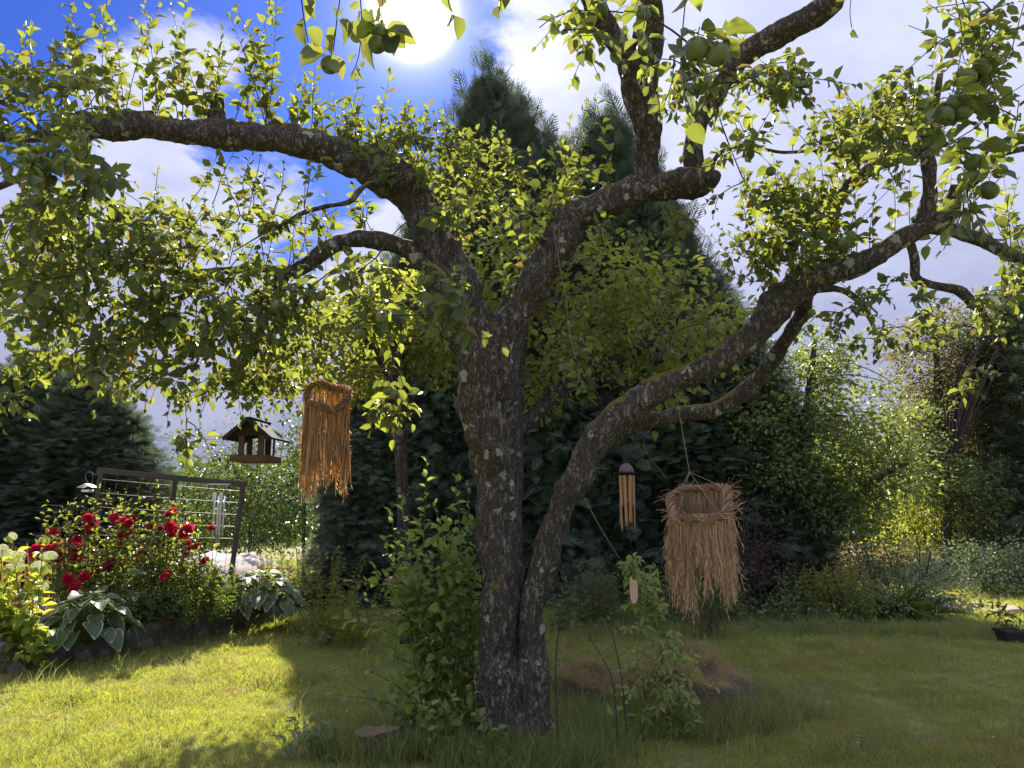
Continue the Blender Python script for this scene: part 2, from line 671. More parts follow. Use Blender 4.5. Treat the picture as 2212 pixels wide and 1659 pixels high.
def bark_mat(name, dark, light, moss, lichen, mossy=0.5, lich=0.5):
    m, t, out = newmat(name)
    tcn = t.node('ShaderNodeTexCoord')
    geo = t.node('ShaderNodeNewGeometry')
    o = tcn.outputs['Object']
    st = t.vmath('MULTIPLY', o, (1, 1, 0.28))
    n1 = t.noise(t.vmath('MULTIPLY', o, (1, 1, .2)), 38.0, 8.0, 0.72, 0.4)
    big = t.noise(o, 5.0, 4.0, 0.6)
    wn = t.node('ShaderNodeTexNoise')
    t.put(wn.inputs['Vector'], o)
    wn.inputs['Scale'].default_value = 22.0
    wn.inputs['Detail'].default_value = 4.0
    warp = t.vmath('MULTIPLY', t.vmath('SUBTRACT', wn.outputs[1], (.5, .5, .5)), (0.055, 0.055, 0.09))
    ow = t.vmath('ADD', o, warp)
    f1 = t.noise(t.vmath('MULTIPLY', ow, (1, 1, .16)), 34.0, 5.0, 0.6)
    f2 = t.noise(t.vmath('MULTIPLY', ow, (1, 1, .45)), 17.0, 6.0, 0.65)
    ridge = t.math('MINIMUM', t.math('MULTIPLY', t.math('ABSOLUTE', t.math('SUBTRACT', f1, .5)), 1.3), t.math('ABSOLUTE', t.math('SUBTRACT', f2, .5)))
    crack = t.step(ridge, 0.0, 0.075)
    col = t.mix(t.step(n1, .28, .75), dark, light)
    col = t.mix(t.step(big, 0.35, 0.7), col, [c * 0.55 for c in light])
    col = t.mix(t.math('MULTIPLY', t.math('SUBTRACT', 1.0, crack), 0.75), col, [c * 0.35 for c in dark])
    # pale crust lichen in separate patches
    v2 = t.node('ShaderNodeTexVoronoi', feature='F1')

    ln = t.noise(o, 40.0, 3.0)
    t.put(v2.inputs['Vector'], t.vmath('ADD', o, t.vmath('MULTIPLY', warp, (1.6, 1.6, 1.4))))
    v2.inputs['Scale'].default_value = 11.0
    spot = t.math('SUBTRACT', t.math('ADD', v2.outputs['Distance'], t.math('MULTIPLY', ln, 0.36)), 0.18)
    pick = t.node('ShaderNodeSeparateColor')
    t.put(pick.inputs[0], v2.outputs['Color'])
    rad = t.math('MULTIPLY', t.step(pick.outputs[0], 1.0 - lich, 1.0), 0.42)
    lm = t.step(t.math('SUBTRACT', rad, spot), 0.0, 0.05)
    v3 = t.node('ShaderNodeTexVoronoi', feature='F1')
    t.put(v3.inputs['Vector'], ow)
    v3.inputs['Scale'].default_value = 55.0
    p3 = t.node('ShaderNodeSeparateColor')
    t.put(p3.inputs[0], v3.outputs['Color'])
    l3 = t.math('MULTIPLY', t.math('LESS_THAN', t.math('ADD', v3.outputs['Distance'], t.math('MULTIPLY', ln, .25)), 0.36), t.math('GREATER_THAN', p3.outputs[1], 1 - lich * 0.35))
    lm = t.math('MAXIMUM', lm, t.math('MULTIPLY', l3, 0.85))
    col = t.mix(lm, col, t.mix(ln, lichen, [c * 0.72 for c in lichen]))
    # moss on faces that look upwards
    sp = t.node('ShaderNodeSeparateXYZ')
    t.put(sp.inputs[0], geo.outputs['Normal'])
    mn = t.noise(o, 9.0, 5.0, 0.65)
    mm = t.math('ADD', t.math('MULTIPLY', sp.outputs[2], 0.75), t.math('MULTIPLY', t.math('SUBTRACT', mn, 0.5), 1.5))
    mm = t.step(mm, 0.75 - mossy * 0.7, 0.98 - mossy * 0.55)
    fine = t.noise(o, 160.0, 3.0)
    col = t.mix(mm, col, t.mix(fine, [c * 0.5 for c in moss], [c * 1.35 for c in moss]))
    h = t.math('ADD', t.math('MULTIPLY', crack, 0.7), t.math('MULTIPLY', n1, 0.9))
    h = t.math('ADD', h, t.math('MULTIPLY', t.math('MULTIPLY', fine, mm), 0.8))
    h = t.math('ADD', h, t.math('MULTIPLY', lm, 0.25))
    p = principled(t, col, 0.9, 0.15, bump(t, h, 0.9, 0.014))
    t.l.new(p.outputs[0], out.inputs[0])
    return m


def ground_mat():
    m, t, out = newmat('lawn_soil')
    geo = t.node('ShaderNodeNewGeometry')
    p0 = geo.outputs['Position']
    n1 = t.noise(p0, 0.9, 5.0, 0.6)
    n2 = t.noise(p0, 14.0, 5.0, 0.65)
    g = t.mix(n2, (0.13, 0.135, 0.055), (0.25, 0.25, 0.10))
    d = t.mix(n2, (0.10, 0.08, 0.03), (0.20, 0.165, 0.065))
    c = t.mix(t.step(n1, 0.48, 0.68), g, d)
    b = principled(t, c, 0.95, 0.1, bump(t, n2, 0.6, 0.02))
    t.l.new(b.outputs[0], out.inputs[0])
    return m


def grass_mat(name, top, trans, dry, dryness=0.5, patch=1.0):
    m, t, out = newmat(name)
    geo = t.node('ShaderNodeNewGeometry')
    oi = t.node('ShaderNodeObjectInfo')
    a = t.node('ShaderNodeAttribute', attribute_name='rnd')
    r = t.math('FRACT', t.math('ADD', a.outputs['Fac'], oi.outputs['Random']))
    n1 = t.noise(geo.outputs['Position'], 0.9 * patch, 5.0, 0.6)
    n2 = t.noise(geo.outputs['Position'], 3.7, 3.0, 0.5)
    dm = t.math('ADD', t.step(n1, 0.48, 0.67), t.math('MULTIPLY', t.math('SUBTRACT', r, 0.55), 1.1))
    dm = t.math('MULTIPLY', t.math('MAXIMUM', t.math('MINIMUM', dm, 1.0), 0.0), dryness)
    k = t.math('ADD', 0.70, t.math('MULTIPLY', n2, 0.6))
    col = t.mix(dm, t.mix(r, [c * .65 for c in top], [c * 1.3 for c in top]), dry)
    tcol = t.mix(dm, t.mix(r, [c * .7 for c in trans], [c * 1.25 for c in trans]), [c * 1.1 for c in dry])
    s1 = t.node('ShaderNodeVectorMath', operation='SCALE')
    t.put(s1.inputs[0], col)
    t.put(s1.inputs[3], k)
    s2 = t.node('ShaderNodeVectorMath', operation='SCALE')
    t.put(s2.inputs[0], tcol)
    t.put(s2.inputs[3], k)
    p = principled(t, s1.outputs[0], 0.5, 0.3)
    tr = t.node('ShaderNodeBsdfTranslucent')
    t.put(tr.inputs['Color'], s2.outputs[0])
    mx = t.node('ShaderNodeMixShader')
    mx.inputs[0].default_value = 0.5
    t.l.new(p.outputs[0], mx.inputs[1])
    t.l.new(tr.outputs[0], mx.inputs[2])
    t.l.new(mx.outputs[0], out.inputs[0])
    return m


M = {}
M['apple_leaf'] = leaf_mat('apple_leaf', (0.060, 0.102, 0.036), (0.335, 0.375, 0.045), (0.085, 0.12, 0.065), .5, .42, .4, .38, odd=(0.22, 0.16, 0.03))
M['back_leaf'] = leaf_mat('back_leaf', (0.095, 0.135, 0.040), (0.46, 0.48, 0.055), (0.12, 0.16, 0.07), .35, .45, .4, .46)
M['bush_leaf'] = leaf_mat('bush_leaf', (0.19, 0.29, 0.085), (0.42, 0.50, 0.08), (0.12, 0.18, 0.06), .28, .45, .4, .45)
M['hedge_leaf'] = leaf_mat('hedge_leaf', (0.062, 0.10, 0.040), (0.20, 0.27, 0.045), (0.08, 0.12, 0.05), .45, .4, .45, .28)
M['shade_leaf'] = leaf_mat('shade_leaf', (0.115, 0.17, 0.07), (0.30, 0.37, 0.07), (0.08, 0.12, 0.05), .4, .40, .45, .38)
M['fruit_leaf'] = leaf_mat('fruit_leaf', (0.15, 0.21, 0.085), (0.36, 0.42, 0.07), (0.12, 0.16, 0.07), .4, .42, .4, .40)
M['olive_leaf'] = leaf_mat('olive_leaf', (0.12, 0.115, 0.060), (0.28, 0.25, 0.08), None, .35, .5, .3, .36)
M['purple_leaf'] = leaf_mat('purple_leaf', (0.075, 0.05, 0.045), (0.16, 0.08, 0.05), None, .35, .5, .3, .30)
M['rose_leaf'] = leaf_mat('rose_leaf', (0.06, 0.11, 0.025), (0.36, 0.40, 0.04), (0.09, 0.13, 0.05), .35, .38, .5, .42)
M['hydrangea_leaf'] = leaf_mat('hydrangea_leaf', (0.14, 0.22, 0.035), (0.55, 0.60, 0.06), (0.2, 0.26, 0.08), .22, .45, .4, .5)
M['phlox_leaf'] = leaf_mat('phlox_leaf', (0.065, 0.11, 0.036), (0.22, 0.28, 0.035), None, .35, .30, .6, .34)
M['vine_leaf'] = leaf_mat('vine_leaf', (0.27, 0.33, 0.11), (0.45, 0.52, 0.11), None, .25, .5, .35, .42, odd=(0.4, 0.3, 0.08))
M['gold_leaf'] = leaf_mat('gold_leaf', (0.16, 0.17, 0.04), (0.5, 0.48, 0.08), None, .3, .5, .3, .45)
M['thuja'] = leaf_mat('thuja', (0.100, 0.142, 0.095), (0.11, 0.15, 0.07), None, .6, .8, .1, .30)
M['thuja_bright'] = leaf_mat('thuja_bright', (0.085, 0.118, 0.072), (0.10, 0.13, 0.05), None, .6, .8, .1, .25)
M['silver_leaf'] = leaf_mat('silver_leaf', (0.22, 0.28, 0.15), (0.3, 0.36, 0.14), None, .2, .5, .4, .25)
M['bark'] = bark_mat('bark', (0.065, 0.056, 0.046), (0.36, 0.32, 0.26), (0.27, 0.215, 0.05), (0.52, 0.54, 0.45), .60, .42)
M['bark_back'] = bark_mat('bark_back', (0.05, 0.044, 0.042), (0.24, 0.21, 0.19), (0.09, 0.085, 0.03), (0.3, 0.31, 0.27), .3, .4)
M['twig'] = plain('twig', (0.060, 0.048, 0.040), .85, .2, .35, 30)
M['green_stem'] = plain('green_stem', (0.10, 0.13, 0.04), .7, .3, .3, 30)
M['red_stem'] = plain('red_stem', (0.10, 0.065, 0.035), .7, .3, .3, 30)
M['ground'] = ground_mat()
M['grass'] = grass_mat('grass', (0.32, 0.37, 0.13), (0.43, 0.45, 0.04), (0.37, 0.29, 0.13), .75)
M['tall_grass'] = grass_mat('tall_grass', (0.22, 0.27, 0.10), (0.32, 0.35, 0.07), (0.30, 0.26, 0.12), .5)
M['dry_grass'] = grass_mat('dry_grass', (0.38, 0.30, 0.15), (0.42, 0.32, 0.14), (0.42, 0.33, 0.19), .8)
M['soil'] = plain('soil', (0.055, 0.042, 0.032), .95, .1, .4, 12, bumps=.8, bscale=30)
M['petal_red'] = leaf_mat('petal_red', (0.56, 0.016, 0.065), (0.74, 0.03, 0.10), None, .35, .5, .35, .40)
M['petal_cream'] = leaf_mat('petal_cream', (0.62, 0.66, 0.42), (0.60, 0.62, 0.35), None, .15, .6, .2, .35)
M['petal_white'] = leaf_mat('petal_white', (0.75, 0.75, 0.72), (0.6, 0.6, 0.5), None, .1, .6, .2, .3)
M['petal_yellow'] = leaf_mat('petal_yellow', (0.75, 0.42, 0.02), (0.7, 0.4, 0.02), None, .2, .6, .2, .3)
M['petal_violet'] = leaf_mat('petal_violet', (0.22, 0.17, 0.45), (0.3, 0.22, 0.5), None, .2, .6, .2, .3)
M['petal_pink'] = leaf_mat('petal_pink', (0.62, 0.33, 0.36), (0.6, 0.35, 0.35), None, .2, .6, .2, .3)
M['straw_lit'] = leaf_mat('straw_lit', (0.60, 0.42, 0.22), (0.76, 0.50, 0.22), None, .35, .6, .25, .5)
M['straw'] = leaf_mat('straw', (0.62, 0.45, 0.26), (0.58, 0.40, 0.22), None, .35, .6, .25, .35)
M['straw_dark'] = plain('straw_dark', (0.20, 0.115, 0.06), .85, .2, .5, 60, bumps=.8, bscale=120)
M['wood_dark'] = plain('wood_dark', (0.042, 0.036, 0.036), .75, .3, .5, 9, bumps=.5, bscale=25, stretch=(6, 6, 1))
M['wood_brown'] = plain('wood_brown', (0.13, 0.085, 0.055), .8, .25, .4, 10, bumps=.5, bscale=25, stretch=(1, 6, 6))
M['wood_post'] = plain('wood_post', (0.085, 0.075, 0.065), .85, .2, .45, 12, bumps=.5, bscale=25, stretch=(5, 5, .6))
M['felt'] = plain('felt', (0.022, 0.024, 0.034), .85, .2, .3, 60, bumps=.4, bscale=200)
M['wire'] = plain('wire', (0.13, 0.12, 0.11), .5, .5, .3, 30, metal=.6)
M['steel'] = plain('steel', (0.75, 0.76, 0.78), .28, .5, .1, 10, metal=1.0)
M['white_metal'] = plain('white_metal', (0.78, 0.79, 0.80), .4, .5, .06, 10)
M['bamboo'] = plain('bamboo', (0.34, 0.205, 0.095), .55, .35, .25, 14, stretch=(4, 4, .6))
M['bamboo_pale'] = plain('bamboo_pale', (0.60, 0.43, 0.28), .55, .35, .15, 14, stretch=(4, 4, .6))
M['coconut'] = plain('coconut', (0.14, 0.115, 0.095), .7, .3, .35, 60, bumps=.5, bscale=120)
M['black'] = plain('black', (0.015, 0.015, 0.017), .6, .4, .2, 30)
M['string'] = plain('string', (0.34, 0.27, 0.17), .9, .1, .2, 30)
M['plastic_black'] = plain('plastic_black', (0.025, 0.027, 0.035), .45, .5, .2, 20)
M['apple'] = leaf_mat('apple', (0.125, 0.165, 0.06), (0.2, 0.25, 0.08), None, .18, .38, .45, .12)
M['cut_wood'] = plain('cut_wood', (0.24, 0.165, 0.12), .9, .15, .35, 18, bumps=.6, bscale=50)
M['flagstone'] = plain('flagstone', (0.34, 0.25, 0.21), .9, .2, .25, 7, bumps=.5, bscale=20)


def stone_mat(name, a, b, lich, amount, moss=None):
    m, t, out = newmat(name)
    tcn = t.node('ShaderNodeTexCoord')
    o = tcn.outputs['Object']
    oi = t.node('ShaderNodeObjectInfo')
    n1 = t.noise(o, 6.0, 8.0, 0.65)
    n2 = t.noise(o, 55.0, 4.0, 0.7)
    c = t.mix(n1, a, b)
    c = t.mix(t.math('MULTIPLY', t.step(n2, .5, .75), .35), c, [q * 1.5 for q in b])
    v = t.node('ShaderNodeTexVoronoi', feature='F1')
    t.put(v.inputs['Vector'], o)
    v.inputs['Scale'].default_value = 5.0
    l = t.step(t.math('SUBTRACT', t.math('ADD', amount, t.math('MULTIPLY', n1, 0.8)), t.math('ADD', v.outputs['Distance'], t.math('MULTIPLY', n2, .45))), 0.0, 0.07)
    c = t.mix(l, c, lich)
    if moss:
        g = t.node('ShaderNodeNewGeometry')
        s3 = t.node('ShaderNodeSeparateXYZ')
        t.put(s3.inputs[0], g.outputs['Normal'])
        mm = t.step(t.math('ADD', s3.outputs[2], t.math('MULTIPLY', t.math('SUBTRACT', n1, .5), 2.2)), .35, .8)
        c = t.mix(mm, c, t.mix(n2, [q * .5 for q in moss], [q * 1.3 for q in moss]))
    p = principled(t, c, .92, .2, bump(t, t.math('ADD', n1, t.math('MULTIPLY', n2, .5)), .8, .03))
    t.l.new(p.outputs[0], out.inputs[0])
    return m


M['wall_stone'] = stone_mat('wall_stone', (0.06, 0.055, 0.055), (0.17, 0.155, 0.145), (0.25, 0.24, 0.20), .24)
M['granite'] = stone_mat('granite', (0.30, 0.28, 0.265), (0.46, 0.43, 0.40), (0.22, 0.21, 0.19), .02)
M['moss_rock'] = stone_mat('moss_rock', (0.07, 0.055, 0.042), (0.20, 0.16, 0.11), (0.2, 0.2, 0.17), .0, (0.26, 0.195, 0.08))


def hosta_mat():
    m, t, out = newmat('hosta_leaf')
    a = t.node('ShaderNodeAttribute', attribute_name='edge')
    r = t.node('ShaderNodeObjectInfo').outputs['Random']
    col = t.mix(r, (0.07, 0.115, 0.055), (0.12, 0.17, 0.08))
    e = t.step(t.math('ADD', a.outputs['Fac'], t.math('MULTIPLY', t.noise(t.node('ShaderNodeTexCoord').outputs['Object'], 9.0), .2)), .98, 1.04)
    tcol = t.mix(e, (0.20, 0.28, 0.06), (0.62, 0.62, 0.30))
    col = t.mix(e, col, (0.55, 0.58, 0.40))
    p = principled(t, col, .5, .4)
    tr = t.node('ShaderNodeBsdfTranslucent')
    t.put(tr.inputs['Color'], tcol)
    mx = t.node('ShaderNodeMixShader')
    mx.inputs[0].default_value = .38
    t.l.new(p.outputs[0], mx.inputs[1])
    t.l.new(tr.outputs[0], mx.inputs[2])
    t.l.new(mx.outputs[0], out.inputs[0])
    return m


M['hosta'] = hosta_mat()

# ------------------------------------------------------------------ ground
gx = np.concatenate([[-400, -120, -50, -25], np.linspace(-14, 14, 113), [25, 50, 120, 400]])
gy = np.concatenate([[-60, -20, -6], np.linspace(0, 26, 105), [35, 60, 120, 500]])
GX, GY = np.meshgrid(gx, gy)


def gz(x, y):
    x, y = np.asarray(x, float), np.asarray(y, float)
    near = np.exp(-((x / 16) ** 2 + ((y - 9) / 14) ** 2))
    p = np.stack([x * .9, y * .9, 0 * x], -1)
    return 0.035 * fbm(p, 3) * near


GZ = gz(GX, GY)
V = np.stack([GX, GY, GZ], -1).reshape(-1, 3)
nx = len(gx)
i = np.arange(len(gy) - 1)[:, None] * nx
j = np.arange(nx - 1)[None]
F = np.stack([i + j, i + j + 1, i + nx + j + 1, i + nx + j], -1).reshape(-1, 4)
tag(obj('lawn', mesh('lawn', V, [F], smooth=True), M['ground']), kind='structure')

# ------------------------------------------------------------------ raised bed: wall line and soil
WA, WB = gr(40, 1452), gr(560, 1352)        # foot of the wall
WC = gr(648, 1312)                          # where it turns back
wall_pts = spline([WA + (WA - WB) * 0.12, WA, (WA + WB) / 2 + np.array([0.03, -0.06, 0]), WB, WC + np.array([.05, .1, 0]), WC + np.array([0.05, 1.2, 0])], 0.05)
seg = np.concatenate([[0], np.cumsum(np.linalg.norm(np.diff(wall_pts, axis=0), axis=1))])


def wall_at(s):
    return np.array([np.interp(s, seg, wall_pts[:, k]) for k in range(3)])


soil_edge = [wall_at(s) for s in np.linspace(0, seg[-1], 24)]
back = [np.array([-4.3, 13.6, 0]), np.array([-6.5, 13.8, 0]), np.array([-9.5, 12.5, 0]), np.array([-9.5, 8.0, 0])]
poly = np.array(soil_edge + back)[:, :2]


def in_poly(x, y, poly):
    x, y = np.asarray(x), np.asarray(y)
    c = np.zeros(x.shape, bool)
    n = len(poly)
    for a in range(n):
        x1, y1 = poly[a]
        x2, y2 = poly[a - 1]
        cond = ((y1 > y) != (y2 > y))
        with np.errstate(divide='ignore', invalid='ignore'):
            c ^= cond & (x < (x2 - x1) * (y - y1) / (y2 - y1 + 1e-12) + x1)
    return c


cen = poly.mean(0)
rings = []
for f, z in ((0.0, .34), (.35, .34), (.7, .30), (.88, .25), (.97, .22), (.985, 0.0)):
    q = cen + (poly - cen) * f
    rings.append(np.column_stack([q, np.full(len(q), z)]))
V = np.vstack(rings[1:] + [rings[0][:1]])
n = len(poly)
F = []
for a in range(4):
    for b in range(n):
        F.append((a * n + b, a * n + (b + 1) % n, (a + 1) * n + (b + 1) % n, (a + 1) * n + b))
T3 = [(5 * n, (b + 1) % n, b) for b in range(n)]
V[:, 2] += np.where(V[:, 2] > .1, .03 * vnoise(V * 4), 0)
tag(obj('flower_bed', mesh('flower_bed', V, [np.array(F)[:, ::-1], np.array(T3)[:, ::-1]], smooth=True), M['soil']), kind='structure')


def rock_block(l, h, d, seed, amp=.03, n=7):
    """rounded irregular block, centred at its base middle, length on x"""
    g = np.linspace(-1, 1, n)
    V, F, off = [], [], 0
    for ax in range(3):
        for s in (-1, 1):
            A, B = np.meshgrid(g, g)
            p = np.zeros((n, n, 3))
            p[..., ax] = s
            p[..., (ax + 1) % 3] = A
            p[..., (ax + 2) % 3] = B
            V.append(p.reshape(-1, 3))
            i = np.arange(n - 1)[:, None] * n
            j = np.arange(n - 1)[None]
            f = np.stack([i + j, i + j + 1, i + n + j + 1, i + n + j], -1).reshape(-1, 4)
            F.append((f if s > 0 else f[:, ::-1]) + off)
            off += n * n
    V = np.vstack(V)
    k = 7.0
    V = V / ((np.abs(V) ** k).sum(1, keepdims=True)) ** (1 / k)
    V = V * np.array([l / 2, d / 2, h / 2]) + np.array([0, 0, h / 2])
    dn = unit(V - np.array([0, 0, h / 2]))
    V = V + dn * (amp * fbm(V * 5 + seed * 9.1, 3))[:, None]
    return mesh('stone', V, F, smooth=True)


wall = thing('stone_wall', 'low dark stone wall with pale lichen patches edging the flower bed', 'wall', WA)
s = 0.0
k = 0
lens = [.78, .62, .9, .7, .82, .66, .75, .6, .55, .7, .6]
while s < seg[-1] - .2 and k < len(lens):
    l = lens[k]
    p, q = wall_at(s), wall_at(s + l)
    h = .30 + .03 * math.sin(k * 2.3)
    o = obj('stone', rock_block(l * .985, h + .04, .26, k), M['wall_stone'], wall)
    o.location = tuple((p + q) / 2 - WA + np.array([0, .10, -.035]))
    o.rotation_euler = (0.03 * math.sin(k), 0.02 * math.cos(k * 3), math.atan2(q[1] - p[1], q[0] - p[0]))
    s += l
    k += 1
# ------------------------------------------------------------------ the old apple tree
BASE = gr(1112, 1612)
D0 = BASE[1]


THIN = 1.0


def limb_world(spec):
    out = []
    for (x, y, r, d) in spec:
        p = at(x, y, d)
        w_ = (p - CAM) @ FW
        out.append(list(p) + [r * THIN * w_ / FPX])
    return np.array(out)


def limb_mesh(name, spec, base, sides=20, step=.035, lump=.12, seed=0., flare=False, world=False):
    S = spline(spec if world else limb_world(spec), step)
    P, r = S[:, :3].copy(), np.maximum(S[:, 3], .004)
    if not world:      # gnarled old wood: the axis wanders a little
        P += np.stack([vnoise(P * 4.2 + 5 + k * 31 + seed) for k in range(3)], -1) * np.minimum(r * .45, .03)[:, None] * np.clip((P[:, 2:3] - .1) / .5, 0, 1)
    V, q, t = tube(P, r, sides, cap=True)
    nr = len(P) * sides
    c = np.repeat(P, sides, 0)
    rr = np.repeat(r, sides)
    dn = unit(V[:nr] - c)
    ns = lump * fbm(V[:nr] * 5.5 + seed, 3) + lump * .55 * vnoise(V[:nr] * np.array([34, 34, 9]) + seed) + lump * .12 * vnoise(V[:nr] * 17 + seed)
    V[:nr] = c + dn * (rr * (1 + ns))[:, None]
    if flare:
        h = V[:nr, 2] - base[2]
        k = np.exp(-np.maximum(h, 0) / .16)
        az = np.arctan2(dn[:, 1], dn[:, 0])
        V[:nr, :2] += dn[:, :2] * (k * (.05 + .05 * np.maximum(0, np.sin(az * 3 + seed))))[:, None]
    return mesh(name, V - base, [q, t], smooth=True), P


